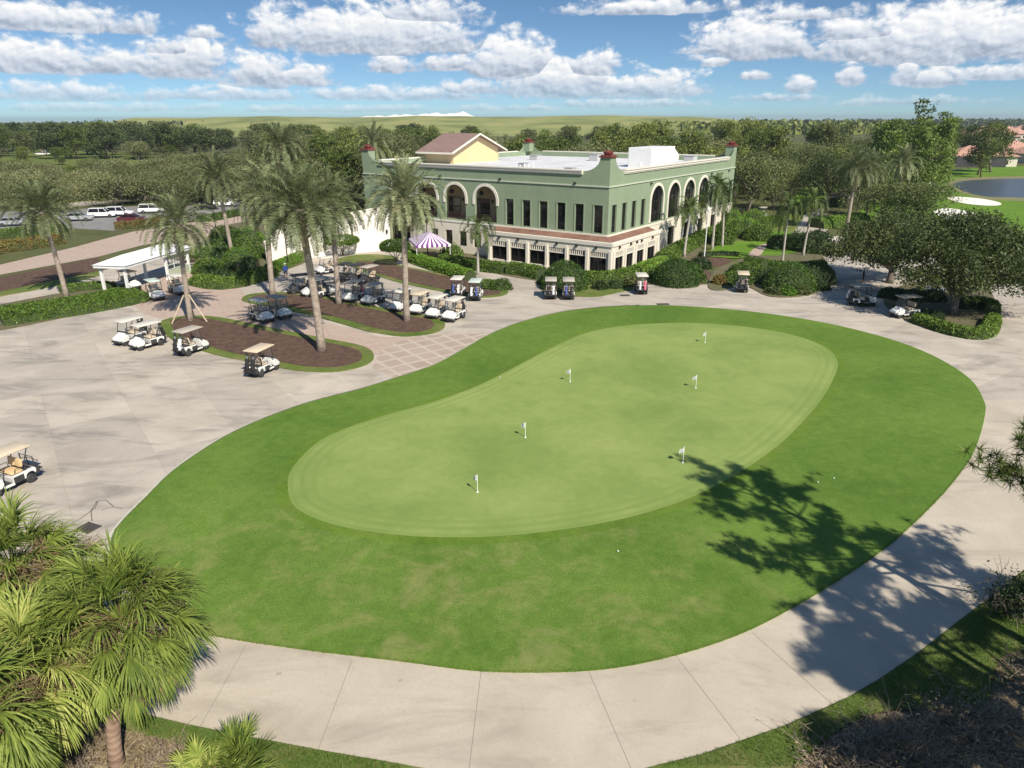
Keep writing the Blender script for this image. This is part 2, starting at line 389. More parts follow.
# lawn strip in front of the white wall, and the planting ground round the clubhouse
struct(sheet('grass_verge', spline(pts((336,261),(352,256),(378,255),(398,258),(392,264),(372,266),(350,266))), .09, M['verge'], base=0))
struct(sheet('planting_bed', pts((396,252),(430,262),(470,268),(505,276),(536,281),(545,297),(584,297),(590,292),(640,282),(655,280),(660,276),(668,283),(684,287),(694,284),(694,264),(705,240),(720,205),(640,200),(500,215),(400,225)), .06, M['soil'], base=0))
struct(sheet('grass_verge', pts((572,296),(584,297.5),(600,297),(632,290),(640,284),(600,280),(575,284)), .075, M['verge'], base=0))
struct(sheet('planting_bed', spline(pts((708,287),(716,270),(735,262),(748,256),(790,240),(810,240),(826,262),(831,276),(820,291),(800,297),(770,297),(752,289),(740,285),(722,291))), .1, M['soil'], base=0))
struct(sheet('club_lawn', spline(pts((706,256),(716,247),(735,242),(752,242),(775,232),(800,236),(802,250),(780,256),(758,256),(738,259),(720,258))), .115, M['fairway']))
struct(sheet('garden_path', spline(pts((749,257),(752,251),(760,246),(774,242),(780,240),(777,245),(766,249),(760,256))), .13, M['paver']))
struct(sheet('mulch_bed', spline(pts((692,264),(694,258),(710,258),(730,260),(724,265),(708,267))), .12, M['mulch'], base=0))
struct(sheet('mulch_bed', spline(pts((696,277),(702,271),(711,274),(709,280),(699,284))), .12, M['mulch'], base=0))
# island under the big oak on the right
struct(sheet('planting_bed', spline(pts((884,300),(905,285),(950,280),(985,288),(996,306),(994,330),(984,339),(955,335),(920,326),(895,314))), .1, M['soil'], base=0))
# beds on the left: hedge ground, planting by the pavilion
struct(sheet('planting_bed', spline(pts((-120,346),(-40,336),(0,331),(60,319),(108,308),(139,297),(128,289),(100,290),(60,294),(0,305),(-80,318))), .09, M['soil'], base=0))
struct(sheet('planting_bed', spline(pts((192,276),(198,262),(200,245),(225,226),(262,222),(268,235),(268,262),(305,256),(307,262),(270,276),(240,288),(205,286))), .09, M['soil'], base=0))
# ---- road, beds and car park on the left
struct(sheet('road', pts((-200,318),(-60,288),(0,275),(98,257),(140,246),(170,240),(205,250),(240,232),(250,216),(225,217),(165,227),(132,232),(101,240),(76,247),(0,265),(-120,290),(-220,310)), .03, M['paver']))
struct(sheet('mulch_bed', pts((-160,322),(-60,294),(0,278),(60,266),(98,258),(101,264),(98,271),(60,279),(0,292),(-90,312)), .08, M['mulch'], base=0))
struct(sheet('grass_verge', pts((60,279.5),(98,271.5),(103,275),(70,284),(0,297),(-60,310),(-60,305),(0,292.5)), .07, M['verge'], base=0))
struct(sheet('car_park', pts((-60,245),(0,232),(60,228),(100,230),(112,231),(165,224),(245,214),(262,208),(268,199),(240,198),(180,203),(140,206),(60,210),(-60,214)), .028, M['asphalt']))
struct(sheet('car_park_lane', pts((100,205),(180,196),(232,197),(250,195),(180,192),(100,200),(30,207),(30,210)), .03, M['concrete']))
struct(sheet('fairway', pts((30,206),(100,199),(180,190),(215,188),(190,183),(100,188),(20,197)), .03, M['verge']))
struct(sheet('fairway', spline(pts((-40,150),(20,148),(80,150),(150,156),(150,163),(90,166),(30,168),(-40,170))), .03, M['verge']))
for P in ([(43,150.5),(52,149.6),(63,150),(64,151.6),(54,152.2),(44,151.8)], [(35,153.4),(42,152.8),(50,153.3),(48,154.4),(38,154.6)]):
    struct(sheet('bunker', spline(pts(*P)), .06, M['sand']))
# ---- golf course and pond on the right
struct(sheet('fairway', spline(pts((905,188),(945,172),(1024,166),(1300,160),(1500,190),(1400,290),(1150,292),(1060,285),(1000,268),(940,252),(890,238),(860,214),(880,198))), .03, M['fairway']))
struct(sheet('fairway', spline(pts((792,196),(815,186),(838,188),(842,200),(820,210),(795,208))), .032, M['fairway']))
struct(sheet('fairway', spline(pts((735,246),(748,232),(770,220),(800,214),(826,220),(824,234),(800,238),(770,246))), .034, M['verge']))
struct(sheet('road', pts((786,246),(800,222),(810,206),(828,196),(870,186),(874,188),(838,200),(826,212),(828,236),(815,248)), .036, M['concrete']))
struct(sheet('pond_bank', spline(pts((946,184),(952,180),(970,177.6),(1024,176),(1200,174),(1290,183),(1250,203),(1100,206),(1024,201.5),(985,199.5),(960,192.5))), .045, M['bank']))
struct(sheet('pond', spline(pts((953,185),(962,181.5),(980,180),(1024,178.6),(1200,177),(1270,184),(1230,200),(1100,203),(1024,198),(985,196.5),(963,191))), .06, M['water']))
for P in ([(947,198),(955,197),(978,198.5),(997,202),(1001,205),(990,206),(970,204.5),(955,201.5)], [(934,211),(945,208.5),(960,210),(976,214),(981,218),(972,221),(950,220),(938,216)], [(922,183),(928,181.5),(933,183),(930,185),(923,185)], [(860,226),(868,224),(880,227),(888,231),(878,232),(866,230)]):
    struct(sheet('bunker', spline(pts(*P)), .07, M['sand']))
# ---- ground under the foreground palms and pines
struct(sheet('leaf_litter', spline(pts((-120,700),(20,705),(90,722),(140,735),(200,752),(240,778),(260,840),(60,900),(-200,860)), True, 4), .05, M['litter']))
struct(sheet('grass_verge', spline(pts((100,703),(130,712),(190,726),(250,738),(330,753),(400,765),(470,779),(480,800),(420,800),(330,785),(250,768),(205,757),(170,745),(128,730)), True, 4), .045, M['verge']))
struct(sheet('grass_verge', spline(pts((600,786),(655,767),(700,756),(784,727),(847,699),(878,681),(915,656),(955,625),(1002,589),(1045,556),(1085,520),(1200,560),(1100,640),(1030,690),(985,705),(930,710),(880,712),(840,730),(800,765),(760,830),(640,830)), True, 4), .05, M['verge']))
struct(sheet('leaf_litter', spline(pts((770,840),(800,766),(842,731),(882,714),(930,712),(985,706),(1000,660),(1060,640),(1200,600),(1300,700),(1100,900)), True, 4), .055, M['litter']))
# ---- the long grassy ridge behind everything
def ridge():
    m, t, bb, oc = newmat('ridge_grass')
    n1 = t.noise(oc, .012, 6, .6, .4); n2 = t.noise(oc, .05, 5, .65)
    col = t.ramp(n1, (.32, (.13,.15,.035,1)), (.5, (.25,.27,.075,1)), (.68, (.34,.32,.11,1)))
    col = t.mix(t.math('MULTIPLY', t.step(n2, .52, .7), .5), col, (.10,.14,.035,1))
    t.l.new(col, bb.inputs['Base Color']); bb.inputs['Roughness'].default_value = .9
    vs = []; fs = []; nx, ny = 90, 14; y0, y1 = 780, 1900
    for j in range(ny):
        for i in range(nx):
            px = 60+i*(830-60)/(nx-1); Y = y0+(y1-y0)*j/(ny-1)
            u = i/(nx-1); e = min(1, u*9)*min(1, (1-u)*5); e = e*e*(3-2*e)
            v = j/(ny-1); prof = min(1, v*2.4); prof = prof*prof*(3-2*prof)*(1 if v < .7 else max(0, 1-(v-.7)/.3)**.7)
            vs.append(((px-512)/FOC*Y*.936, Y, (21.5+1.1*math.sin(i*.33)+.5*math.sin(i*1.13+j))*e*prof-.3))
    for j in range(ny-1):
        for i in range(nx-1): k = j*nx+i; fs.append((k, k+1, k+nx+1, k+nx))
    b = MB(); b.raw(vs, fs); return struct(b.build('hill', m, smooth=True))
ridge()
# white spoil heap on the ridge
b = MB(); r2 = random.Random(3); vs = []; fs = []; nx, ny = 70, 7
for j in range(ny):
    for i in range(nx):
        u = i/(nx-1); v = j/(ny-1); x = (362+u*(478-362)-512)/FOC*1260*.936
        env = math.sin(PI*v)*min(1, u*14, (1-u)*8); pk = .30+.75*max(0, (u-.2)/.8)**.8+.22*math.sin(u*23)*u+.10*math.sin(u*51)
        vs.append((x, 1225+v*70, 20.2+7.5*env*max(.05, pk)+r2.uniform(-.5, .5)*env))
for j in range(ny-1):
    for i in range(nx-1): k = j*nx+i; fs.append((k, k+1, k+nx+1, k+nx))
b.raw(vs, fs)
tag(b.build('spoil_heap', mat('white_spoil', (.72,.70,.67), (.85,.83,.8), .06, .9, bump=.5, bscale=.1)), 'long white heap of spoil lying on top of the distant grassy ridge', 'heap')
# ================================================================ vegetation
BARK = mat('grey_bark', (.13,.10,.08), (.25,.21,.17), 4, .9, bump=.8, bscale=14)
PINEBARK = mat('pine_bark', (.12,.07,.045), (.24,.16,.11), 3, .9, bump=.8, bscale=9)
def palm_bark(name, c1, c2, ring):
    m, t, b, oc = newmat(name)
    w = t.node('ShaderNodeTexWave', wave_type='BANDS', bands_direction='Z'); w.inputs['Scale'].default_value = ring; w.inputs['Distortion'].default_value = 3.5; w.inputs['Detail'].default_value = 3; w.inputs['Detail Scale'].default_value = 3
    t.l.new(oc, w.inputs[0])
    n = t.noise(oc, 3, 5, .7)
    col = t.mix(t.math('ADD', t.math('MULTIPLY', w.outputs[0], .22), t.math('MULTIPLY', t.step(n, .25, .75), .75)), tuple(c1)+(1,), tuple(c2)+(1,))
    t.l.new(col, b.inputs['Base Color']); b.inputs['Roughness'].default_value = .9
    bn = t.node('ShaderNodeBump'); bn.inputs['Strength'].default_value = .35; bn.inputs['Distance'].default_value = .04
    t.l.new(w.outputs[0], bn.inputs['Height']); t.l.new(bn.outputs[0], b.inputs['Normal'])
    return m
DATEBARK = palm_bark('date_palm_trunk', (.20,.145,.115), (.46,.40,.33), 2.2)
ROYALBARK = palm_bark('smooth_palm_trunk', (.33,.30,.26), (.48,.45,.40), 1.6)
SABALBARK = palm_bark('cabbage_palm_trunk', (.20,.125,.085), (.36,.25,.18), 1.5)
LF = dict(
    oak=leaf_mat('oak_leaves', (.04,.062,.017), (.108,.138,.044), (.22,.245,.09), .18),
    olive=leaf_mat('thin_oak_leaves', (.085,.10,.038), (.185,.20,.082), (.32,.32,.155), .2),
    dark=leaf_mat('dark_wood_leaves', (.036,.055,.018), (.088,.115,.036), (.17,.19,.06), .15, clump=.2),
    mid=leaf_mat('mid_green_leaves', (.05,.078,.014), (.135,.18,.036), (.27,.29,.07), .2, clump=.25),
    bright=leaf_mat('bright_green_leaves', (.055,.095,.016), (.13,.195,.034), (.25,.32,.075), .25, clump=.3),
    hedge=leaf_mat('hedge_leaves', (.035,.08,.010), (.10,.175,.022), (.20,.30,.05), .25, clump=1.0),
    limehedge=leaf_mat('lime_hedge_leaves', (.07,.15,.012), (.15,.28,.03), (.27,.42,.06), .28, clump=1.0),
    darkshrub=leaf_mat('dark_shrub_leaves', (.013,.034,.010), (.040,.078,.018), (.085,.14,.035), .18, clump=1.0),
    dome=leaf_mat('clipped_dome_leaves', (.022,.06,.008), (.06,.125,.016), (.13,.22,.035), .2, clump=1.5),
    croton=leaf_mat('rust_hedge_leaves', (.10,.07,.02), (.22,.14,.04), (.20,.22,.05), .2, clump=.8),
    date=leaf_mat('date_fronds', (.075,.10,.04), (.185,.215,.10), (.38,.40,.22), .18, clump=.6),
    royal=leaf_mat('royal_fronds', (.03,.052,.012), (.08,.12,.028), (.17,.22,.06), .2, clump=.8),
    dead=leaf_mat('dead_fronds', (.15,.115,.06), (.30,.24,.14), (.44,.37,.22), .15, clump=.8),
    fan=leaf_mat('fan_leaves', (.10,.15,.028), (.26,.33,.06), (.52,.54,.16), .32, clump=.9),
    fanold=leaf_mat('old_fan_leaves', (.14,.09,.045), (.28,.20,.11), (.38,.32,.12), .2, clump=.9),
    pine=leaf_mat('pine_needles', (.05,.085,.014), (.12,.175,.03), (.24,.29,.06), .2, clump=.7),
    cover=leaf_mat('ground_cover_leaves', (.03,.05,.012), (.09,.12,.03), (.2,.2,.07), .2, clump=1.2),
    white=leaf_mat('white_blossom', (.35,.36,.30), (.7,.7,.66), (.85,.85,.82), .2, clump=2),
)
def rdir(r):
    z = r.uniform(-1, 1); a = r.uniform(0, 2*PI); q = math.sqrt(1-z*z); return Vector((q*math.cos(a), q*math.sin(a), z))
def leaf(b, r, p, s, asp=.5, up=None):
    u = rdir(r)
    if up: u = (u+Vector((0,0,up))).normalized()
    w = u.cross(rdir(r)).normalized()*s*asp; u = u*s
    n = len(b.v); b.v += [tuple(p-u), tuple(p+w), tuple(p+u), tuple(p-w)]; b.f.append((n, n+1, n+2, n+3)); b.m.append(b.cur)
def crown(b, r, lobes, clumps, per, size, cr=.22, inner=.55):
    vol = [l[1]**2 for l in lobes]; tot = sum(vol)
    for (c, R_, zs), v in zip(lobes, vol):
        for _ in range(max(3, int(clumps*v/tot))):
            d = rdir(r)
            if d.z < -.35 and r.random() < .6: d.z = -d.z
            q = Vector(c)+Vector((d.x, d.y, d.z*zs))*R_*r.uniform(inner, 1.03)
            k = R_*cr*r.uniform(.6, 1.3)
            for _ in range(per):
                leaf(b, r, q+Vector((r.gauss(0, k), r.gauss(0, k), r.gauss(0, k*.75))), size*r.uniform(.6, 1.3))
def limbs(b, r, base, h, rad, tips, fork=.35, n=8):
    top = Vector((r.uniform(-.1, .1)*h, r.uniform(-.1, .1)*h, h*fork))
    b.tube([base, base+(top-base)*.5+Vector((r.uniform(-.15, .15), r.uniform(-.15, .15), 0)), top], [rad*1.25, rad, rad*.85], n)
    for t in tips:
        t = Vector(t); m = top.lerp(t, .5)+Vector((0, 0, r.uniform(-.05, .12)*h))
        b.tube([top-Vector((0,0,.1*h*fork)), m, t], [rad*.6, rad*.33, rad*.09], 5)
def tree_kind(name, seed, lobes_f, clumps, per, size, leafm, bark, h, rad, fork=.35, cr=.22, inner=.55):
    """builds trunk + crown of one kind; returns the thing (moved or copied later)"""
    r = random.Random(seed); lobes = lobes_f(r)
    t = thing(name, None, 'tree')
    b = MB(); limbs(b, r, Vector((0,0,-.1)), h, rad, [Vector(c)+Vector((0,0,-.15*R_)) for c, R_, _ in lobes], fork); b.build('trunk', bark, t, True)
    c = MB(); crown(c, r, lobes, clumps, per, size, cr, inner); c.build('crown', leafm, t)
    return t
def round_lobes(h, w, n, flat=.8, low=.45):
    def f(r):
        L = [((0, 0, h*(1-.5*(1-low))), w*.30, flat)]
        for i in range(n):
            a = 2*PI*i/n+r.uniform(-.4, .4); q = w*.5*r.uniform(.35, .68); R_ = w*r.uniform(.18, .28)
            L.append(((q*math.cos(a), q*math.sin(a), h*r.uniform(low+.08, .92)-R_*.4), R_, flat))
        L.append(((r.uniform(-.1, .1)*w, r.uniform(-.1, .1)*w, h-.22*w), w*.2, flat))
        return L
    return f
def tall_lobes(h, w, n):
    def f(r):
        L = []
        for i in range(n):
            z = h*(.2+.74*i/(n-1)); a = r.uniform(0, 2*PI); q = w*.28*r.uniform(.2, 1)*(1.1-.6*i/n)
            L.append(((q*math.cos(a), q*math.sin(a), z), w*r.uniform(.2, .33)*(1.1-.45*i/n), .8))
        return L
    return f
K = {}
K['dark'] = [tree_kind('broadleaf_tree', 20+i, round_lobes(15, 12, 9, .85, .12), 300, 15, .34, LF['dark'], BARK, 15, .3) for i in range(3)]
K['mid'] = [tree_kind('broadleaf_tree', 30+i, round_lobes(14, 11, 9, .85, .15), 340, 15, .29, LF['mid'], BARK, 14, .28) for i in range(3)]
K['bright'] = [tree_kind('slender_tree', 40+i, tall_lobes(18, 9, 11), 380, 13, .29, LF['bright'], BARK, 18, .22, .5) for i in range(2)]
K['pine'] = [tree_kind('tall_pine', 50+i, tall_lobes(18, 8.5, 9), 170, 14, .28, LF['mid'], PINEBARK, 18, .22, .55, .2) for i in range(2)]
K['olive'] = [tree_kind('sparse_oak', 60+i, round_lobes(7.5, 11, 10, .6, .2), 480, 14, .17, LF['olive'], BARK, 7.5, .28, .3, .2, .4) for i in range(3)]
K['greyoak'] = [tree_kind('live_oak', 70+i, round_lobes(11, 13, 9, .7, .3), 600, 15, .18, LF['oak'], BARK, 11, .35, .3, .2, .5) for i in range(2)]
USED = {}
def plant(kind, x, y, h, label, group, name=None, r=rnd, wid=1.0, cat='tree'):
    arr = K[kind]; t = arr[r.randrange(len(arr))]; hh = {'dark':15,'mid':14,'bright':18,'pine':18,'olive':7.5,'greyoak':11}[kind]
    s = h/hh; sc = (s*wid*r.uniform(.9, 1.12), s*wid*r.uniform(.9, 1.12), s)
    if t.name not in USED:
        USED[t.name] = 1; t.location = (x, y, 0); t.rotation_euler = (0,0,r.uniform(0, 6.28)); t.scale = sc
        tag(t, label, cat, group); return t
    o = copy_tree(t, (x, y, 0), r.uniform(0, 6.28), sc, label, group)
    if not group and 'group' in o.keys(): del o['group']
    return o
def belt(kinds, n, px0, px1, Y0, Y1, h0, h1, label, group, seed, wid=1.0, gap=None, skip=None):
    r = random.Random(seed); done = []
    for i in range(n):
        for _ in range(40):
            px = r.uniform(px0, px1); Y = Y0+(Y1-Y0)*r.random()**1.2; x = (px-512)/FOC*Y*.95
            if skip and skip(px, Y): continue
            if all((x-a)**2+(Y-c)**2 > (gap or 5)**2 for a, c in done): break
        done.append((x, Y))
        plant(r.choice(kinds), x, Y, r.uniform(h0, h1), label, group, r=r, wid=wid)
# ---- woods far to near
belt(['dark','dark','mid'], 50, -30, 180, 345, 470, 12.5, 17.0, 'dark green tree in the dense belt of woods at far left below the grassy ridge', 'trees in the dark belt of woods at far left', 21, 1.3, 6)
belt(['dark','dark','mid'], 30, 170, 420, 330, 450, 11, 15.5, 'dark green tree in the dense belt of woods at far left below the grassy ridge', 'trees in the dark belt of woods at far left', 1, 1.35, 7)
belt(['mid','dark','pine'], 36, 380, 790, 300, 480, 9.5, 14.5, 'tree in the far woods seen between the clubhouse roof and the grassy ridge', 'trees in the far woods behind the clubhouse', 2, 1.1, 9)
belt(['mid','mid','bright','pine','olive'], 46, 470, 775, 165, 270, 10.5, 14.2, 'green tree in the wood close behind the clubhouse roof', 'trees in the wood close behind the clubhouse', 3, 1.0, 6)
belt(['mid','dark','pine','mid'], 18, 590, 900, 200, 300, 14, 17.2, 'tall round crowned tree rising above the wood right of the clubhouse', 'tall trees above the wood right of the clubhouse', 4, .95, 8)
belt(['mid','dark','olive'], 26, 255, 400, 150, 300, 9, 14, 'tree in the mixed wood behind the tall date palms and the white wall', 'trees behind the date palms and the white wall', 5, 1.0, 7)
belt(['olive'], 52, -30, 345, 142, 262, 6.0, 8.0, 'thin crowned olive brown oak in the grove round the car park', 'olive brown oaks round the car park', 6, 1.3, 6.5,
     skip=lambda px, Y: (px < 150 and Y > 215) or (60 < px < 250 and Y < 148))
belt(['olive','olive','olive','mid'], 34, -40, 270, 178, 258, 4.6, 6.4, 'low grey green tree in the grove beyond the car park, before the far fairway', 'low grey green trees beyond the car park', 16, 1.5, 6)
belt(['greyoak','olive','greyoak','mid'], 20, 735, 880, 135, 215, 9.5, 13, 'grey green oak in the grove right of the clubhouse', 'grey green oaks right of the clubhouse', 7, .95, 9)
belt(['bright'], 13, 880, 950, 155, 215, 13, 18, 'slender bright green tree in the tall stand left of the pond', 'slender bright trees left of the pond', 8, 1.15, 5)
belt(['mid','dark'], 14, 955, 1120, 430, 800, 8, 13, 'round tree among the far houses beyond the pond', 'trees among the far houses beyond the pond', 9, 1.1, 15)
belt(['mid','dark','pine'], 12, 880, 1000, 215, 300, 13, 16.5, 'mid green tree behind the slender stand left of the pond', 'trees behind the stand left of the pond', 10, 1.0, 8)
p = at(908, 200); plant('pine', p.x*1.22, p.y*1.22, 21.3, 'tallest pine, its tufted top standing alone above the skyline left of the pond', None)
p = at(936, 185); plant('bright', p.x*1.1, p.y*1.1, 18.3, 'tall dense bright green tree at the right end of the stand left of the pond', None)
p = at(66, 168); plant('olive', p.x, p.y*1.2, 9.5, 'greyish brown tree at the edge of the far fairway below two white bunkers', None)
for px, Y, h in [(22,285,8),(58,300,7.5)]: plant('mid', (px-512)/FOC*Y*.95, Y, h, 'small dark round tree on the far left fairway', 'small round trees on the far left fairway')
# woods along the horizon, too far to tell apart
def far_wood(name, px0, px1, Y, D, h, seed, m, label):
    r = random.Random(seed); b = MB(); x0, x1 = (px0-512)/FOC*Y*.936, (px1-512)/FOC*Y*.936
    n = int((x1-x0)/9)
    for row in range(4):
        for i in range(n):
            x = x0+(i+r.random())*(x1-x0)/n; y = Y+row*D/4+r.uniform(0, D/4); R_ = r.uniform(5, 9); hh = h*r.uniform(.7, 1.1)
            for _ in range(16):
                leaf(b, r, Vector((x+r.gauss(0, R_*.5), y, hh*r.uniform(.35, 1))), r.uniform(2.2, 4), .7)
            b.box((x, y+2, hh*.35), (R_*1.7, 4, hh*.7), (0, 0, r.random()))
    o = b.build(name, m); tag(o, label, 'woods', kind='stuff'); return o
far_wood('far_woods', 880, 1200, 1500, 500, 14, 5, LF['dark'], 'low dark line of woods along the far right horizon')
far_wood('far_woods', -120, 140, 900, 300, 14, 6, LF['dark'], 'line of woods on the far left horizon beyond the dark belt')
far_wood('far_woods', 700, 960, 800, 250, 14, 7, LF['mid'], 'distant strip of woods at the right end of the grassy ridge')
# ---- big live oaks on the right
def near_oak(name, seed, h, w, lobes, clumps, per, size, loc, label, trunk_r):
    r = random.Random(seed); t = thing(name, label, 'tree', loc)
    b = MB(); base = Vector((0,0,-.1)); fork = Vector((.1,.1,h*.2))
    b.tube([base, base*.5+fork*.5+Vector((.08,0,0)), fork], [trunk_r*1.4, trunk_r, trunk_r*.95], 10)
    for c, R_, zs in lobes:
        c = Vector(c); m1 = fork.lerp(c, .45)+Vector((0,0,.08*h)); tip = c+Vector((0,0,R_*.2))
        b.tube([fork-Vector((0,0,.3)), m1, tip], [trunk_r*.5, trunk_r*.3, .05], 6)
        for _ in range(4):
            d = rdir(r); d.z = abs(d.z)*.6; b.tube([m1.lerp(tip, r.uniform(.2, .8)), c+d*R_*.9], [trunk_r*.14, .02], 4)
    b.build('trunk', BARK, t, True)
    c = MB(); crown(c, r, lobes, clumps, per, size, .2, .4); c.build('crown', LF['oak'], t)
    return t
pa = at(951, 314)
near_oak('live_oak', 5, 9.0, 17, [((-1.5,-3.2,3.9),2.2,.6),((2.5,-3.6,3.7),2.0,.6),((-4.6,-2,3.8),1.9,.6),((5.6,-2.6,3.4),1.9,.6),((7.8,1.5,4.0),2.0,.6),((0,0,6.6),3.2,.7),((-3.2,-.5,6.0),2.8,.65),((3.4,.2,6.0),3.0,.65),((6.2,1.2,4.9),2.3,.65),((-.6,2.8,6.8),2.8,.7),((1.8,-2.6,4.9),2.6,.6),((-1.6,-2.4,5.2),2.2,.6),((4.2,-2.0,4.6),2.1,.6),((2.5,2.6,6.8),2.6,.65),((-5,.4,5.2),1.9,.6),((7.2,-.6,4.2),1.6,.6),((-3.4,2.2,6.6),2.1,.6),((.8,.6,8.0),1.9,.6)], 2900, 17, .135, pa, 'broad grey green live oak on the hedged island at right, larger of two', .38)
pb = at(889, 283)
near_oak('live_oak', 6, 8.5, 15, [((-4.4,-3,3.3),1.7,.6),((-7.2,-1.0,3.6),1.5,.6),((-2.6,-3.4,3.6),1.8,.6),((-.5,0,5.4),2.9,.65),((-3.6,-.6,4.6),2.4,.6),((-5.6,-1.4,3.9),1.7,.6),((2.6,.4,5.6),2.6,.65),((-1.5,-2.4,4.4),2.2,.6),((.8,2.4,6.0),2.5,.65),((-3,2.0,5.2),2.1,.6),((1.4,-2.0,4.8),2.1,.6),((4.2,-1,5.4),1.9,.6)], 1900, 15, .14, pb, 'live oak shading the parked golf carts at right, the left and farther of two', .34)
for px, py, h, lab in [(882,226,7.6,'spreading grey green oak beside the drive date palm, left of two behind the shaded carts'),(914,230,8.2,'spreading grey green oak behind the larger live oak, before the white bunker')]:
    p = at(px, py); plant('greyoak', p.x, p.y, h, lab, None, wid=1.25)
# ---- date palms
def frond(b, r, o, az, el, L, droop, nl, ll, w, nseg=9, vlift=.25, mid=.018, taper=True, start=.16):
    d = Vector((math.cos(az)*math.cos(el), math.sin(az)*math.cos(el), math.sin(el))); p = Vector(o); P = [p.copy()]; D = [d.copy()]
    st = L/nseg
    side0 = Vector((-math.sin(az), math.cos(az), 0))
    for i in range(nseg):
        d = (d+Vector((0,0,-droop*(i+1)/nseg*.32))).normalized(); p = p+d*st; P.append(p.copy()); D.append(d.copy())
    b.tube(P, [mid*(1.3-1.1*i/nseg) for i in range(nseg+1)], 3, False)
    for k in range(nl):
        t = start+(1-start)*(k+.5)/nl; x = t*nseg; i = min(int(x), nseg-1); q = P[i].lerp(P[i+1], x-i); dd = D[i]
        nrm = side0.cross(dd).normalized(); nrm = nrm if nrm.z > 0 else -nrm
        prof = (min(1, (t-start)*6+.35)*(1.0-.65*max(0, t-.55)/.45)) if taper else 1
        for sg in (-1, 1):
            v = (side0*sg*.8+dd*r.uniform(.45, .75)+nrm*(vlift+r.uniform(-.2, .2))).normalized()*ll*prof*r.uniform(.8, 1.1)
            wv = dd*w*.5
            tip = q+v+Vector((0,0,-.12*ll*r.random()))
            m_ = q+v*.55
            n = len(b.v); b.v += [tuple(q-wv*.6), tuple(q+wv*.6), tuple(m_+wv), tuple(tip), tuple(m_-wv)]; b.f.append((n, n+1, n+2, n+3, n+4)); b.m.append(b.cur)
def trunk_curve(h, lean, n=9):
    return [Vector((lean[0]*(i/n)**1.6, lean[1]*(i/n)**1.6, h*i/n-.15*(i == 0))) for i in range(n+1)]
def date_palm(seed, h, lean, L=3.1, n=64, trunk_r=.225, green='date', shag=1.0):
    r = random.Random(seed); t = thing('date_palm', None, 'palm tree')
    b = MB(); C_ = trunk_curve(h, lean)
    rr = [trunk_r*(1.25-.3*i/9) for i in range(10)]; rr[0] = trunk_r*1.75; rr[1] = trunk_r*1.2; rr[-1] = trunk_r*1.15; rr[-2] = trunk_r*1.0
    b.tube(C_, rr, 12)
    top = C_[-1]
    for i in range(70):   # cut frond stubs under the crown
        a = i*2.4; z = -1.5+1.4*i/70; q = top+Vector((math.cos(a)*trunk_r*1.05, math.sin(a)*trunk_r*1.05, z))
        b.tube([q, q+Vector((math.cos(a)*.1, math.sin(a)*.1, .18))], [.055, .025], 4)
    b.build('trunk', DATEBARK, t, True)
    f = MB()
    for i in range(n):
        u = (i+.5)/n; el = math.radians(82-104*u**.9+r.uniform(-8, 8)); az = i*2.39996+r.uniform(-.2, .2)
        frond(f, r, top+Vector((math.cos(az)*.12, math.sin(az)*.12, .25-.45*u)), az, el, L*(.82+.22*math.sin(PI*min(1, u*1.1)))*r.uniform(.9, 1.08), .7+1.3*u, 40, .58, .07)
    f.build('crown', LF[green], t)
    g = MB()
    for i in range(int(9*shag)):
        az = r.uniform(0, 6.28); frond(g, r, top+Vector((math.cos(az)*.2, math.sin(az)*.2, -.3)), az, math.radians(r.uniform(-62, -28)), L*r.uniform(.6, .85), 2.2, 20, .36, .06)
    for i in range(9):
        az = r.uniform(0, 6.28); q = top+Vector((math.cos(az)*.25, math.sin(az)*.25, -.15))
        for k in range(14):
            v = Vector((math.cos(az)*.7, math.sin(az)*.7, -.35-.6*r.random())).normalized(); e = q+v*.9+rdir(r)*.25
            g.tube([q, q+v*.5, e], [.012, .012, .008], 3, False)
    g.build('dead_fronds', LF['dead'], t)
    return t
DP = [date_palm(101, 10.6, (.5,.2), 4.2, 74), date_palm(102, 9.2, (-.6,.1), 4.1, 70, .21, shag=.6), date_palm(103, 9.0, (.15,-.2), 3.8, 60, .2, shag=.5)]
def put_palm(i, base, h, label, rz, sc=1.0, group='tall date palms along the cart park', lean=None):
    t = DP[i]; hh = (10.6,9.2,9.0)[i]; s = h/hh; S3 = (sc, sc, s) if True else s
    p = at(*base) if len(base) == 2 else Vector(base)
    if t.name not in USED:
        USED[t.name] = 1; t.location = p; t.rotation_euler = (0,0,rz); t.scale = S3; tag(t, label, None, group); return t
    return copy_tree(t, p, rz, S3, label, group)
put_palm(0, (322,352), 10.9, 'tall reddish trunked date palm in the front mulch bed, nearest the putting green', 2.7, 1.12)
put_palm(1, (67,298), 8.6, 'leaning date palm in the low hedge at far left', .2, .98)
put_palm(2, (191,322), 8.6, 'date palm held by pale timber props, at the left end of the front mulch bed', 1.2, .98)
put_palm(1, (273,297), 9.8, 'date palm at the left tip of the second mulch bed', 4.4, 1.1)
put_palm(2, (339,305), 9.4, 'date palm standing among the parked carts in the middle of the second mulch bed', 2.0, 1.12)
put_palm(0, (407,322), 10.8, 'date palm at the right end of the second mulch bed, before the clubhouse arches', 5.1, 1.02)
put_palm(1, (-37.5,95,0), 9.8, 'date palm behind the cycads, left of the tall palm group', 1.0, 1.02)
put_palm(0, (-40.0,130,0), 12.6, 'tallest date palm in the background, its crown against the grassy ridge', 1.9, 1.25)
put_palm(2, (-25.5,137,0), 12.4, 'background date palm whose crown shows left of the yellow roof gable', .5, 1.1)
put_palm(0, (54.2,116,0), 9.4, 'date palm right of the clubhouse, its trunk rising from the hedge beside the drive', 4.0, 1.05, 'date palms right of the clubhouse')
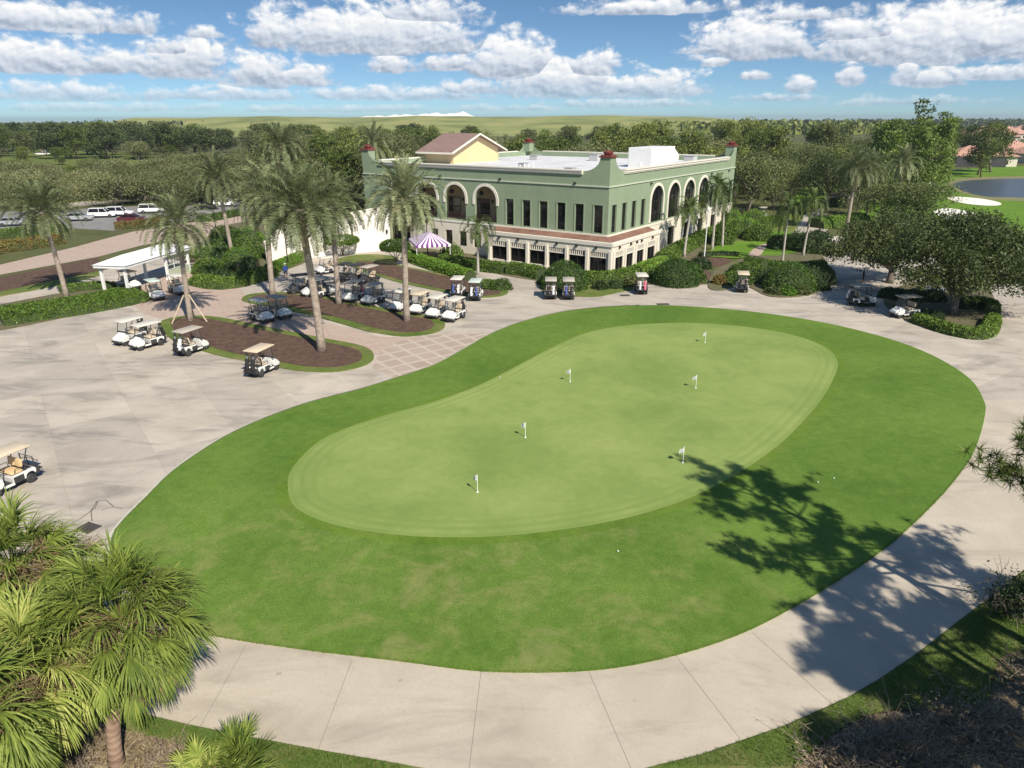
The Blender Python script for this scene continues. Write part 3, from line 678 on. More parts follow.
put_palm(2, (68,128,0), 9.6, 'date palm just right of the drive hedge palm, trunk hidden by the oak', 2.6, 1.05, 'date palms right of the clubhouse')
put_palm(1, (62,126,0), 8.7, 'date palm between two others behind the live oak', .6, .9, 'date palms right of the clubhouse')
# timber props
b0 = at(191, 322)
for k, (dx, dy) in enumerate([(-1.25,-1.0),(1.6,-.35),(-.3,1.5)]):
    b = MB(); b.tube([b0+Vector((dx,dy,.1)), b0+Vector((dx*.15,dy*.15,2.5))], [.055,.055], 6)
    o = b.build('timber_prop', mat('prop_timber', (.52,.42,.28), (.60,.50,.36), 6, .8) if k == 0 else bpy.data.materials['prop_timber'])
    tag(o, ['pale timber prop leaning on the left of the propped palm trunk','pale timber prop leaning on the right of the propped palm trunk','pale timber prop behind the propped palm trunk'][k], 'prop', 'timber props round one palm')
# ---- smooth trunked palms
def royal(seed, h, lean, L=3.7, n=20):
    r = random.Random(seed); t = thing('slender_palm', None, 'palm tree')
    b = MB(); C_ = trunk_curve(h, lean); b.tube(C_, [.24,.19,.165,.155,.15,.145,.14,.135,.125,.11], 10); b.build('trunk', ROYALBARK, t, True)
    top = C_[-1]; c = MB(); c.tube([top-Vector((0,0,.1)), top+Vector((0,0,.45)), top+Vector((0,0,.9))], [.13,.12,.06], 8); c.build('crownshaft', mat('green_crownshaft', (.16,.24,.06), (.22,.29,.09), 3) if 'green_crownshaft' not in bpy.data.materials else bpy.data.materials['green_crownshaft'], t, True)
    f = MB()
    for i in range(n):
        u = (i+.5)/n; el = math.radians(80-85*u); az = i*2.39996+r.uniform(-.2, .2)
        frond(f, r, top+Vector((0,0,.8)), az, el, L*r.uniform(.85, 1.1), 2.9, 34, .58, .085, 10, -.1)
    f.build('crown', LF['royal'], t)
    return t
RP = [royal(201, 5.2, (.1,0)), royal(202, 6.0, (.45,.1))]
for i, base, h, rz, sc, lab in [(0,(478,275),4.7,0,.95,'slender palm with a pale trunk before the clubhouse arches, beside the stone fronted annexe'),
        (1,(684,257),5.5,.3,1.05,'slender palm by the right wall of the clubhouse, left of the white lamp post'),
        (0,(712,250),7.0,1.4,1.05,'tall slender palm before the arched windows, crown above the white lamp post'),
        (1,(722,247),6.6,3.0,1.0,'slender palm crowding the right corner of the clubhouse'),
        (0,(782,264),6.0,2.2,.82,'left of two slender palms in the planted island by the drive'),
        (1,(803,256),6.2,5.2,.85,'right of two slender palms in the planted island by the drive')]:
    t = RP[i]; hh = (5.2,6.0)[i]; p = at(*base)
    if t.name not in USED: USED[t.name] = 1; t.location = p; t.rotation_euler = (0,0,rz); t.scale = (sc,sc,h/hh); tag(t, lab, None, 'slender palms round the clubhouse')
    else: copy_tree(t, p, rz, (sc,sc,h/hh), lab, 'slender palms round the clubhouse')
# ---- cycads
def cycad(seed, L=1.7, n=34, h=.9):
    r = random.Random(seed); t = thing('cycad', None, 'cycad')
    b = MB(); b.tube([(0,0,-.1),(0,0,h)], [.3,.24], 10); b.build('trunk', SABALBARK, t, True)
    f = MB()
    for i in range(n):
        u = (i+.5)/n; az = i*2.39996; frond(f, r, (0,0,h), az, math.radians(78-82*u+r.uniform(-6, 6)), L*r.uniform(.85, 1.1), 2.6, 26, .34, .07)
    f.build('crown', LF['darkshrub'], t); return t
cy = cycad(301)
for k, (base, h, rz, sc, lab) in enumerate([((233,283),0,0,1.35,'dark arching cycad at the front edge of the left planting, over the walk'),((212,280),0,1,1.1,'dark cycad just behind the timber propped palm'),((222,262),0,2,1.2,'cycad in the middle of the left planting, behind the front ones'),((250,270),0,3,1.05,'cycad near the clipped hedge left of the white wall')]):
    if k == 0: cy.location = at(*base); cy.scale = (sc,)*3; tag(cy, lab, None, 'cycads in the left planting')
    else: copy_tree(cy, at(*base), rz, sc, lab, 'cycads in the left planting')
# ---- hedges and shrubs
def hedge(px, w, h, label, m='hedge', size=.11, dens=150, name='hedge', cat='hedge', closed=False, seed=0, wob=.12, z0=.05):
    """a clipped row along a line: dense core plus leaves over its skin"""
    r = random.Random(seed+len(px)*7+int(px[0][0])); L = spline(pts(*px), closed, 4); b = MB()
    secs = 7
    def sec(i):
        t = (L[min(i+1, len(L)-1)]-L[max(i-1, 0)]).normalized() if not closed else (L[(i+1) % len(L)]-L[i-1]).normalized()
        nn = Vector((-t.y, t.x)); return [(L[i]+nn*(w*.5*math.cos(a)*(1 if 0 < a < PI else 1.0)), h*min(1, 1.35*math.sin(a))) for a in [PI*k/(secs-1) for k in range(secs)]]
    rows = [sec(i) for i in range(len(L))]; n = len(rows); base = []
    vs = [(p.x, p.y, z0+z*.9) for row in rows for p, z in row]
    # pull the core a little in so the leaves cover it
    fs = [(i*secs+k, i*secs+k+1, ((i+1) % n)*secs+k+1, ((i+1) % n)*secs+k) for i in range(n if closed else n-1) for k in range(secs-1)]
    if not closed: fs += [tuple(range(secs)), tuple((n-1)*secs+k for k in range(secs))]
    b.raw(vs, fs); b.mat(1)
    for i in range(n if closed else n-1):
        A, B = rows[i], rows[(i+1) % n]
        ln = (A[0][0]-B[0][0]).length
        for k in range(secs-1):
            q = [Vector((A[k][0].x, A[k][0].y, A[k][1])), Vector((A[k+1][0].x, A[k+1][0].y, A[k+1][1])), Vector((B[k+1][0].x, B[k+1][0].y, B[k+1][1])), Vector((B[k][0].x, B[k][0].y, B[k][1]))]
            ar = (q[1]-q[0]).length*max((q[3]-q[0]).length, (q[2]-q[1]).length)
            for _ in range(int(ar*dens)+1):
                u, v = r.random(), r.random(); p = q[0].lerp(q[1], u).lerp(q[3].lerp(q[2], u), v)
                leaf(b, r, p+rdir(r)*wob*r.random()+Vector((0,0,z0)), size*r.uniform(.6, 1.3))
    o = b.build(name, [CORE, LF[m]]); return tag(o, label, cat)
def bush_mesh(seed, m, rx=1, ry=1, h=1.0, n=900, size=.10, name='shrub', lump=.16):
    r = random.Random(seed); b = MB()
    ph = [r.uniform(0, 6.28) for _ in range(6)]
    def rad(a, e): return 1+lump*(math.sin(3*a+ph[0])*math.cos(2*e+ph[1])+.6*math.sin(5*a+ph[2]+2*e))
    N = 12; vs = [(0,0,h*.9)]; fs = []
    for j in range(1, 5):
        e = PI/2*(1-j/4)
        for k in range(N):
            a = 2*PI*k/N; q = rad(a, e)*.88; vs.append((rx*q*math.cos(a)*math.cos(e), ry*q*math.sin(a)*math.cos(e), h*q*math.sin(e)))
    for k in range(N): fs.append((0, 1+k, 1+(k+1) % N))
    for j in range(3):
        for k in range(N): fs.append((1+j*N+k, 1+(j+1)*N+k, 1+(j+1)*N+(k+1) % N, 1+j*N+(k+1) % N))
    b.raw(vs, fs); b.mat(1)
    for _ in range(n):
        a = r.uniform(0, 2*PI); e = math.asin(r.random()); q = rad(a, e)*(r.uniform(.93, 1.03) if m == 'dome' else r.uniform(.86, 1.08))
        leaf(b, r, Vector((rx*q*math.cos(a)*math.cos(e), ry*q*math.sin(a)*math.cos(e), max(.02, h*q*math.sin(e)))), size*r.uniform(.6, 1.4))
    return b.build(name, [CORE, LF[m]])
CORE = mat('shaded_shrub_core', (.03,.05,.014), (.05,.07,.02), 6, .9)  # solid core, coloured dark to stand in for the shade behind the leaves
BM = {}
def bush(px, py, rx, h, label, m='hedge', ry=None, n=1100, size=.12, name='shrub', cat='shrub', group=None, z=.05, rz=None):
    """each kind of shrub is meshed twice and then copied"""
    key = (m, name, n > 1500)
    if key not in BM: BM[key] = [bush_mesh(hash_(key)+i, m, 1, 1, 1, n, size/ max(rx, h), name, .025 if m == 'dome' else .08) for i in range(2)]; first = True
    src = BM[key][rnd.randrange(2)]
    o = src if src.name not in USED else src.copy()
    if o is not src: COL.objects.link(o)
    USED[src.name] = 1
    p = at(px, py); o.location = (p.x, p.y, z); o.scale = (rx, ry or rx, h); o.rotation_euler = (0,0,rnd.uniform(0, 6.28) if rz is None else rz)
    for k in ('group',):
        if k in o.keys(): del o[k]
    return tag(o, label, cat, group)
def hash_(k): return sum(ord(c)*(i+3) for i, c in enumerate(str(k))) % 9973
# ================================================================ clubhouse
def stucco(name, c1, c2):
    m, t, b, oc = newmat(name)
    n = t.noise(oc, .4, 5, .6, .3); n2 = t.noise(t.scaled(oc, (1.5,1.5,.18)), 1.2, 5, .65)
    col = t.ramp(n, (.3, tuple(c1)+(1,)), (.7, tuple(c2)+(1,)))
    col = t.mix(t.math('MULTIPLY', t.step(n2, .5, .78), .45), col, tuple(c*.75 for c in c1)+(1,))
    t.l.new(col, b.inputs['Base Color']); b.inputs['Roughness'].default_value = .9
    bn = t.node('ShaderNodeBump'); bn.inputs['Strength'].default_value = .25; bn.inputs['Distance'].default_value = .02
    t.l.new(t.noise(oc, 25, 4, .7), bn.inputs['Height']); t.l.new(bn.outputs[0], b.inputs['Normal'])
    return m
GREENW = stucco('sage_green_stucco', (.225,.29,.185), (.265,.33,.22))
CREAM = stucco('cream_stucco', (.66,.60,.49), (.74,.68,.57))
TRIM = mat('cream_trim', (.70,.65,.55), (.76,.71,.62), 2, .8)
BUFF = stucco('buff_yellow_stucco', (.66,.50,.27), (.72,.56,.32))
WHITE = mat('white_paint', (.80,.80,.78), (.74,.74,.72), 2, .5)
ROOFW = mat('white_roof_membrane', (.74,.74,.75), (.56,.56,.58), .35, .7)
REDCAP = mat('red_clay_cap', (.14,.028,.024), (.22,.05,.042), 4, .6)
FRAME = mat('dark_bronze_frame', (.03,.025,.02), rough=.4)
GLASS = mat('dark_window_glass', (.008,.009,.010), rough=.05, spec=.5)
def tile_mat(name, c1, c2, c3, w=.42):
    m, t, b, oc = newmat(name)
    n = t.noise(oc, 1.1, 5, .7); n2 = t.noise(oc, .25, 3)
    col = t.ramp(t.math('ADD', t.math('MULTIPLY', n, .6), t.math('MULTIPLY', n2, .4)), (.35, tuple(c1)+(1,)), (.5, tuple(c2)+(1,)), (.66, tuple(c3)+(1,)))
    t.l.new(col, b.inputs['Base Color']); b.inputs['Roughness'].default_value = .85
    br = t.node('ShaderNodeTexBrick'); br.inputs['Brick Width'].default_value = w; br.inputs['Row Height'].default_value = w*.8; br.inputs['Mortar Size'].default_value = .04; br.inputs['Scale'].default_value = 1
    t.l.new(oc, br.inputs['Vector'])
    bn = t.node('ShaderNodeBump'); bn.inputs['Strength'].default_value = .6; bn.inputs['Distance'].default_value = .05; t.l.new(br.outputs['Fac'], bn.inputs['Height']); bn.invert = True; t.l.new(bn.outputs[0], b.inputs['Normal'])
    return m
TILE = tile_mat('brown_roof_tile', (.15,.075,.05), (.22,.115,.08), (.28,.16,.115))
TILE2 = tile_mat('mauve_brown_roof', (.21,.135,.115), (.25,.165,.14), (.29,.20,.17))
CLAY = tile_mat('terracotta_roof', (.40,.20,.14), (.50,.28,.21), (.57,.35,.27))
LL, RR, ZB, ZP, ZF = 40.0, 42.3, 9.70, 11.34, 4.15
club = thing('clubhouse', 'two storey sage green clubhouse with arched openings, red capped piers and cream ground floor', 'building', (11.17, 83.425, 0), 2.5237-PI/2)
# local frame: x runs along the right hand front (away from the near corner), y along the left hand front
def wall(name, to3, outline, holes, m, depth=.32):
    """a wall in its own plane with real openings: outline and holes are (s, z); to3(s, z, d) gives the point d metres behind the face"""
    b = MB(); loops = [[Vector((p[0], p[1], 0)) for p in outline]]+[[Vector((p[0], p[1], 0)) for p in h] for h in holes]
    flat = [p for lp in loops for p in lp]
    tris = tessellate_polygon(loops)
    b.raw([to3(p.x, p.y, 0) for p in flat], [tuple(t) for t in tris])
    for lp in loops[1:]:
        k = len(lp)
        for i in range(k):
            p, q = lp[i], lp[(i+1) % k]
            b.face(to3(p.x, p.y, 0), to3(q.x, q.y, 0), to3(q.x, q.y, depth), to3(p.x, p.y, depth))
    return b.build(name, m, club)
def rect(s0, s1, z0, z1): return [(s0,z0),(s1,z0),(s1,z1),(s0,z1)]
def archp(c, w, z0, ztop, n=14):
    R_ = w/2; zs = ztop-R_
    return [(c-R_,z0),(c+R_,z0)]+[(c+R_*math.cos(PI*k/n), zs+R_*math.sin(PI*k/n)) for k in range(n+1)]
toL = lambda s, z, d: (d, s, z)
toR = lambda s, z, d: (s, d, z)
Lw = [1.3, 3.85, 6.36, 8.9, 11.42, 13.95]; La = [17.8, 22.85, 27.85, 32.9]
Rw = [1.42, 4.0, 6.6, 9.15, 33.0, 35.65, 38.35, 41.05]; Ra = [13.3, 18.7, 24.05, 29.4]
def shoulder(s0, s1, up, n=8):   # concave sweep from the parapet up to the pier
    return [(s0+(s1-s0)*math.sin(PI/2*k/n), ZP+(up-ZP)*(1-math.cos(PI/2*k/n))) for k in range(n+1)] if s1 > s0 else None
UP = 12.9
def top_line(length):
    a = [(0,UP),(1.3,UP)]
    sw = [(1.3+2.2*math.sin(PI/2*k/8)**1.0*1.0 if False else 1.3+2.2*(1-math.cos(PI/2*k/8)), UP-(UP-ZP)*math.sin(PI/2*k/8)) for k in range(1, 9)]
    b_ = [(length-s, z) for s, z in (a+sw)]
    return (a+sw), b_[::-1]
for nm, to3, length, wins, arcs, aw, z1 in [('wall', toL, LL, Lw, La, 3.5, 7.6), ('wall', toR, RR, Rw, Ra, 3.7, 7.6)]:
    l1, l2 = top_line(length)
    # outline counter-clockwise: bottom, right end, top back to start
    out = [(0,ZF),(length,ZF)]+[p for p in ([(length,UP)] + [q for q in l2[::-1] if q[0] < length-.01] )]+[q for q in l1[::-1]]
    holes = [rect(c-.58, c+.58, 4.4, z1) for c in wins]+[archp(c, aw, 4.45 if to3 is toL else 4.4, 8.95) for c in arcs]
    wall(nm, to3, out, holes, GREENW)
# plain back walls
b = MB()
l1, l2 = top_line(LL); P = [(0,0),(LL,0),(LL,UP)]+[q for q in l2[::-1] if q[0] < LL-.01]+l1[::-1]
b.raw([(RR, s, z) for s, z in P], [tuple(range(len(P)))])
l1, l2 = top_line(RR); P = [(0,0),(RR,0),(RR,UP)]+[q for q in l2[::-1] if q[0] < RR-.01]+l1[::-1]
b.raw([(s, LL, z) for s, z in P], [tuple(range(len(P)))]); b.build('back_wall', GREENW, club)
# piers' inner faces and caps
for k, (x, y, sx, sy) in enumerate([(0,0,1,1),(0,LL,1,-1),(RR,0,-1,1),(RR,LL,-1,-1)]):
    b = MB(); b.box((x+sx*.67, y+sy*.67, 12.1), (1.3-.02, 1.3-.02, 1.58)); pr = b.build('corner_pier', GREENW, club)
    c = MB(); cx, cy_ = x+sx*.65, y+sy*.65
    c.box((cx, cy_, UP+.08), (1.6, 1.6, .16)); c.box((cx, cy_, UP+.21), (1.3, 1.3, .1))
    c.lathe([(.4,UP+.26),(.56,UP+.42),(.6,UP+.6),(.5,UP+.64),(.3,UP+.68),(.1,UP+.74)], (cx, cy_, 0), 14)
    c.build('pier_cap', REDCAP, pr)
# roof deck and parapet inner side
DK = 10.55
b = MB(); b.raw([(.3,.3,DK),(RR-.3,.3,DK),(RR-.3,LL-.3,DK),(.3,LL-.3,DK)], [(0,1,2,3)]); b.build('flat_roof', ROOFW, club); b = MB()
for q in [((.32,.0),(.32,LL)),((RR-.32,0),(RR-.32,LL))]: b.face((q[0][0],.3,DK),(q[0][0],LL-.3,DK),(q[0][0],LL-.3,ZP),(q[0][0],.3,ZP))
for y in (.32, LL-.32): b.face((.3,y,DK),(RR-.3,y,DK),(RR-.3,y,ZP),(.3,y,ZP))
b.build('parapet_inner_face', GREENW, club)
# parapet coping, mouldings and band course
b = MB()
b.box((.02, LL/2, ZP+.06), (.7, LL-7.0, .14)); b.box((-.1, LL/2, ZP-.14), (.26, LL-7.0, .26)); b.box((-.05, LL/2, ZP-.35), (.16, LL-7.0, .14))
b.box((RR/2, .02, ZP+.06), (RR-7.0, .7, .14)); b.box((RR/2, -.1, ZP-.14), (RR-7.0, .26, .26)); b.box((RR/2, -.05, ZP-.35), (RR-7.0, .16, .14))
b.box((RR-.02, LL/2, ZP+.06), (.6, LL-7.0, .14)); b.box((RR/2, LL-.02, ZP+.06), (RR-7.0, .6, .14))
b.build('coping', TRIM, club)
b = MB(); b.box((-.04, LL/2-.03, ZB), (.16, LL+.1, .13)); b.box((RR/2+.06, -.04, ZB), (RR+.0, .16, .13)); b.build('band_course', mat('pale_sage_trim', (.50,.53,.42), (.55,.58,.46), 2, .8), club)
b = MB(); b.box((-.06, LL/2-.05, ZF), (.26, LL+.14, .22)); b.box((RR/2+.1, -.06, ZF), (RR+.0, .26, .22)); b.build('string_course', TRIM, club)
# small wall lights and scuppers along the band
for s in (4.5, 15.4, 25.3, 35.2):
    b = MB(); b.rbox((-.14, s, ZB+.25), (.22, .3, .22), .03); b.build('flood_light', FRAME, club)
for s in (11, 32, 39.5):
    b = MB(); b.rbox((s, -.14, ZB-.35), (.3, .22, .22), .03); b.build('flood_light', FRAME, club)
# windows
def window(to3, s0, s1, z0, z1, mull=1, bars=(.22,), m=FRAME, parent=None, d=.2):
    b = MB(); fw = .07
    def bar(a0, a1, b0, b1):
        P0, P1 = Vector(to3(a0, b0, d-.06)), Vector(to3(a1, b1, d+.03)); c = (P0+P1)/2; b.box(c, [abs(x) for x in (P1-P0)])
    bar(s0, s0+fw, z0, z1); bar(s1-fw, s1, z0, z1); bar(s0+fw, s1-fw, z0, z0+fw); bar(s0+fw, s1-fw, z1-fw, z1)
    for k in range(1, mull+1):
        c = s0+(s1-s0)*k/(mull+1); bar(c-.025, c+.025, z0+fw, z1-fw)
    for f_ in bars:
        z = z0+(z1-z0)*f_; bar(s0+fw, s1-fw, z-.03, z+.03)
    w = b.build('window', m, parent or club)
    g = MB(); g.face(to3(s0, z0, d), to3(s1, z0, d), to3(s1, z1, d), to3(s0, z1, d)); g.build('pane', GLASS, w)
    return w
def surround(to3, s0, s1, z0, z1, m, w=.14, d=-.05, name='window_surround'):
    b = MB()
    for a0, a1, b0, b1 in [(s0-w, s0-.002, z0-w, z1+w), (s1+.002, s1+w, z0-w, z1+w), (s0-.002, s1+.002, z0-w, z0-.002), (s0-.002, s1+.002, z1+.002, z1+w)]:
        P0, P1 = Vector(to3(a0, b0, d)), Vector(to3(a1, b1, .04)); b.box((P0+P1)/2, [abs(x) for x in (P1-P0)])
    return b
for to3, wins in ((toL, Lw), (toR, Rw)):
    for c in wins:
        w = window(to3, c-.58, c+.58, 4.4, 7.6, 0, (.25,))
        surround(to3, c-.58, c+.58, 4.4, 7.6, GREENW).build('window_surround', GREENW, w)
def archring(to3, c, w, z0, ztop, tw=.34, d0=-.1, d1=.03, n=18):
    R_ = w/2; zs = ztop-R_; b = MB(); path = [(c+R_, z0), (c+R_, zs)]; outp = [(c+R_+tw, z0), (c+R_+tw, zs)]
    for k in range(1, n): a = PI*k/n; path.append((c+R_*math.cos(a), zs+R_*math.sin(a))); outp.append((c+(R_+tw)*math.cos(a), zs+(R_+tw)*math.sin(a)))
    path += [(c-R_, zs), (c-R_, z0)]; outp += [(c-R_-tw, zs), (c-R_-tw, z0)]
    for i in range(len(path)-1):
        p, q, r_, s_ = path[i], path[i+1], outp[i+1], outp[i]
        b.face(to3(*p, d0), to3(*q, d0), to3(*r_, d0), to3(*s_, d0)); b.face(to3(*s_, d0), to3(*r_, d0), to3(*r_, d1), to3(*s_, d1)); b.face(to3(*p, d0), to3(*q, d0), to3(*q, d1), to3(*p, d1))
    return b
# left front: open loggia behind four arches
WOOD = mat('dark_rail', (.05,.03,.022), rough=.5)
for c in La: archring(toL, c, 3.5, 7.2-.0, 8.95).build('arch_trim', TRIM, club) if False else archring(toL, c, 3.5, 6.6, 8.95).build('arch_trim', TRIM, club)
b = MB(); y0, y1, dp = 15.6, 35.1, 3.2
b.face((dp,y0,4.3),(dp,y1,4.3),(dp,y1,9.3),(dp,y0,9.3)); b.face((.32,y0,4.3),(dp,y0,4.3),(dp,y0,9.3),(.32,y0,9.3)); b.face((.32,y1,4.3),(dp,y1,4.3),(dp,y1,9.3),(.32,y1,9.3)); b.face((.32,y0,9.3),(dp,y0,9.3),(dp,y1,9.3),(.32,y1,9.3)); b.face((.0,y0,4.34),(dp,y0,4.34),(dp,y1,4.34),(.0,y1,4.34))
b.build('loggia', mat('loggia_buff', (.42,.33,.19), (.48,.38,.23), 1.5, .9), club)
for c in La:
    b = MB()
    for z in (4.55, 5.35): b.box((.16, c, z), (.05, 3.46, .06))
    k = 0
    while k*.13 < 3.4: b.box((.16, c-1.68+k*.13, 4.95), (.025, .025, .78)); k += 1
    b.build('railing', WOOD, club)
    b = MB(); toB = lambda s, z, d: (dp-.06+d*.2, s, z)
    w = window(lambda s, z, d: (dp-.12+d*.3, s, z), c+1.7, c+3.8, 4.36, 7.0, 1, (.5,), d=.2)
    b.lathe([(.0,-.32),(.22,-.28),(.3,-.1),(.28,.15),(.1,.3),(.03,.32)], (1.4, c+1.75, 7.9), 12); b.tube([(1.4,c+1.75,8.2),(1.4,c+1.75,9.3)], .02, 6); b.build('hanging_lantern', FRAME, club)
    b = MB(); b.rbox((dp-.12, c+1.2, 6.7), (.2,.2,.42), .04); b.build('wall_lantern', FRAME, club)
# right front: glazed arches
for c in Ra:
    archring(toR, c, 3.7, 4.45, 8.95, .34).build('arch_trim', TRIM, club)
    P = archp(c, 3.7, 4.4, 8.95); b = MB()
    for x in (-.62, .62): b.box((c+x, .16, 6.3), (.08, .1, 3.8))
    for z in (5.5, 7.0): b.box((c, .165, z), (3.7, .08, .08))
    w = b.build('arched_window', FRAME, club)
    g = MB(); g.raw([toR(s, z, .2) for s, z in P], [tuple(range(len(P)))]); g.build('pane', GLASS, w)
# cream ground floor
Lg = [(31.2,34.8,.6,2.85),(26.0,27.2,1.0,2.95),(23.45,24.65,1.0,2.95),(21.0,22.2,1.0,2.95),(18.6,19.8,1.0,2.95),(36.2,37.4,1.0,2.9)]
Rg = [(17.3,19.5,.7,3.2),(22.8,24.9,.7,3.2),(28.0,30.0,.7,3.2),(33.2,35.2,.7,3.2),(38.0,40.0,.7,3.2),(12.9,14.4,.7,3.2)]
wall('ground_floor_wall', lambda s, z, d: (-.12+d, s, z), rect(-.12, LL, 0, ZF-.1), [rect(*q) for q in Lg], CREAM)
wall('ground_floor_wall', lambda s, z, d: (s, -.12+d, z), rect(-.12, RR, 0, ZF-.1), [rect(*q) for q in Rg], CREAM)
for q in Lg: window(lambda s, z, d: (-.12+d, s, z), *q, 1 if q[1]-q[0] < 2 else 3, ())
for q in Rg: window(lambda s, z, d: (s, -.12+d, z), *q, 1, (.6,))
# single storey bay that wraps the near corner
BX, BY, BL, BR, ZT = -2.35, -1.9, 15.85, 10.6, 3.7
bl = [(-1.2,.95),(1.55,3.75),(4.3,6.55),(7.1,9.35),(9.95,12.2),(12.8,15.1)]
br = [(-1.35,.55),(1.35,3.2),(4.25,6.1),(7.2,9.3)]
wall('bay_wall', lambda s, z, d: (BX+d, s, z), rect(BY, BL, 0, ZT-.1), [rect(a, c, .35, 2.72) for a, c in bl], CREAM, .35)
wall('bay_wall', lambda s, z, d: (s, BY+d, z), rect(BX, BR, 0, ZT-.1), [rect(a, c, .35, 2.72) for a, c in br], CREAM, .35)
b = MB(); b.face((BX, BL, 0), (-.12, BL, 0), (-.12, BL, ZT-.1), (BX, BL, ZT-.1)); b.face((BR, BY, 0), (BR, -.12, 0), (BR, -.12, ZT-.1), (BR, BY, ZT-.1)); b.build('bay_wall', CREAM, club)
b = MB()
for a, c in [(BX-.12, BX+.32)]:
    b.box(((a+c)/2, (BY+BL)/2, ZT-.02), (c-a, BL-BY+.24, .24)); b.box((BX-.05, (BY+BL)/2, ZT-.24), (.14, BL-BY+.12, .16))
b.box(((BX+.33+BR+.12)/2, BY+.1, ZT-.02), (BR+.12-BX-.33, .44, .24)); b.box(((BX+BR)/2+.08, BY-.05, ZT-.24), (BR-BX, .14, .16))
b.box(((BX-.12-.1)/2+.2, BL+.03, ZT-.02), (2.0, .3, .24)); b.box((BR+.03, (BY-.1)/2+.15, ZT-.02), (.3, 1.4, .24)); b.build('bay_coping', TRIM, club)
b = MB(); q = .05
b.raw([(BX+.33, BY+.33, ZT-.05), (BX+.33, BL-.1, ZT-.05), (-.0, BL-.1, ZT+.45), (-.0, -.0, ZT+.45), (BR-.1, BY+.33, ZT-.05), (BR-.1, -.0, ZT+.45)], [(0,3,2,1), (0,4,5,3)]); b.build('bay_roof', TILE, club)
for lst, f3 in ((bl, lambda s, z, d: (BX+d, s, z)), (br, lambda s, z, d: (s, BY+d, z))):
    for a, c in lst:
        g = MB(); w0 = MB()
        def bar(m_, s0, s1, z0, z1, d0, d1):
            P0, P1 = Vector(f3(s0, z0, d0)), Vector(f3(s1, z1, d1)); m_.box((P0+P1)/2, [abs(x) for x in (P1-P0)])
        # white slatted transom above dark glass
        bar(w0, a, c, 2.64, 2.72, .0, .12); bar(w0, a, c, 2.02, 2.12, .0, .12)
        nsl = 8
        for k in range(nsl): s = a+(c-a)*(k+.5)/nsl; bar(w0, s-.04, s+.04, 2.12, 2.64, .02, .1)
        win = w0.build('bay_window', TRIM, club)
        bar(g, a, a+.07, .35, 2.02, .1, .2); bar(g, c-.07, c, .35, 2.02, .1, .2); bar(g, (a+c)/2-.03, (a+c)/2+.03, .35, 2.02, .1, .2); g.build('frame', FRAME, win)
        g = MB(); g.face(f3(a, .35, .24), f3(c, .35, .24), f3(c, 2.72, .24), f3(a, 2.72, .24)); g.build('pane', GLASS, win)
for s in (-1.75, 1.25, 4.02, 6.82, 9.65, 12.5, 15.4):
    b = MB(); b.box((BX-.09, s, 1.45), (.17, .34, 2.9)); b.box((BX-.1, s, .18), (.26, .46, .36)); b.build('pilaster', TRIM, club)
for s in (-1.95, .95, 3.72, 6.65, 9.9):
    b = MB(); b.box((s, BY-.09, 1.45), (.34, .17, 2.9)); b.box((s, BY-.1, .18), (.46, .26, .36)); b.build('pilaster', TRIM, club)
for s in (.1, 2.7, 5.4, 8.2, 11.0, 13.9):
    b = MB(); b.rbox((BX-.1, s, 3.15), (.2, .26, .26), .03); b.build('wall_light', FRAME, club)
for s in (-.6, 2.3, 3.9, 5.2, 8.3):
    b = MB(); b.rbox((s, BY-.1, 3.15), (.26, .2, .26), .03); b.build('wall_light', FRAME, club)
# gable roofed penthouse and roof plant
pent = MB(); x0, x1, y0, y1, ez, rz_ = 13.2, 24.8, 34.0, 39.7, 12.55, 14.85; xm = 18.9
pent.raw([(x0,y0,10.2),(x1,y0,10.2),(x1,y0,ez),(xm,y0,rz_-.15),(x0,y0,ez),(x0,y1,10.2),(x1,y1,10.2),(x1,y1,ez),(xm,y1,rz_-.15),(x0,y1,ez)], [(0,1,2,3,4),(9,8,7,6,5),(0,4,9,5),(1,6,7,2)])
pw = pent.build('penthouse', BUFF, club)
b = MB(); e = 1.35; sl = (rz_-ez)/(xm-x0); ze0 = ez-sl*e*.9; ov = .9
for xs, ze in ((x0-e, ez-.35), (x1+e, ez-.35)):
    b.raw([(xs,y0-ov,ze),(xm,y0-ov,rz_+.05),(xm,y1+.9,rz_+.05),(xs,y1+.9,ze),(xs,y0-ov,ze-.16),(xm,y0-ov,rz_-.11),(xm,y1+.9,rz_-.11),(xs,y1+.9,ze-.16)], [(0,1,2,3),(7,6,5,4),(0,3,7,4),(2,1,5,6)])
b.build('gable_roof', TILE2, pw)
b = MB()
for xs in (x0-e, x1+e):
    b.raw([(xs,y0-ov-.05,ez-.55),(xm,y0-ov-.05,rz_-.16),(xm,y0-ov-.05,rz_+.1),(xs,y0-ov-.05,ez-.3)], [(0,1,2,3)]); b.raw([(xs,y0-ov-.05,ez-.3),(xm,y0-ov-.05,rz_+.1),(xm,y0-ov+.1,rz_+.1),(xs,y0-ov+.1,ez-.3)], [(0,1,2,3)])
b.box((x0-e-.03, (y0+y1)/2, ez-.42), (.08, 7.3, .26)); b.build('barge_board', TRIM, pw)
b = MB(); b.rbox((25, 6.5, 11.75), (8.0, 3.6, 2.9), .06); hood = b.build('roof_screen', WHITE, club)
b = MB(); b.raw([(29.05,4.9,11.1),(29.05,8.0,11.1),(29.05,8.0,13.0),(29.05,4.9,13.0),(30.9,4.9,11.0),(30.9,8.0,11.0),(31.1,4.9,11.9),(31.1,8.0,11.9)], [(0,1,2,3),(3,2,7,6),(6,7,5,4),(0,3,6,4),(1,5,7,2)]); b.build('vent_hood', WHITE, hood)
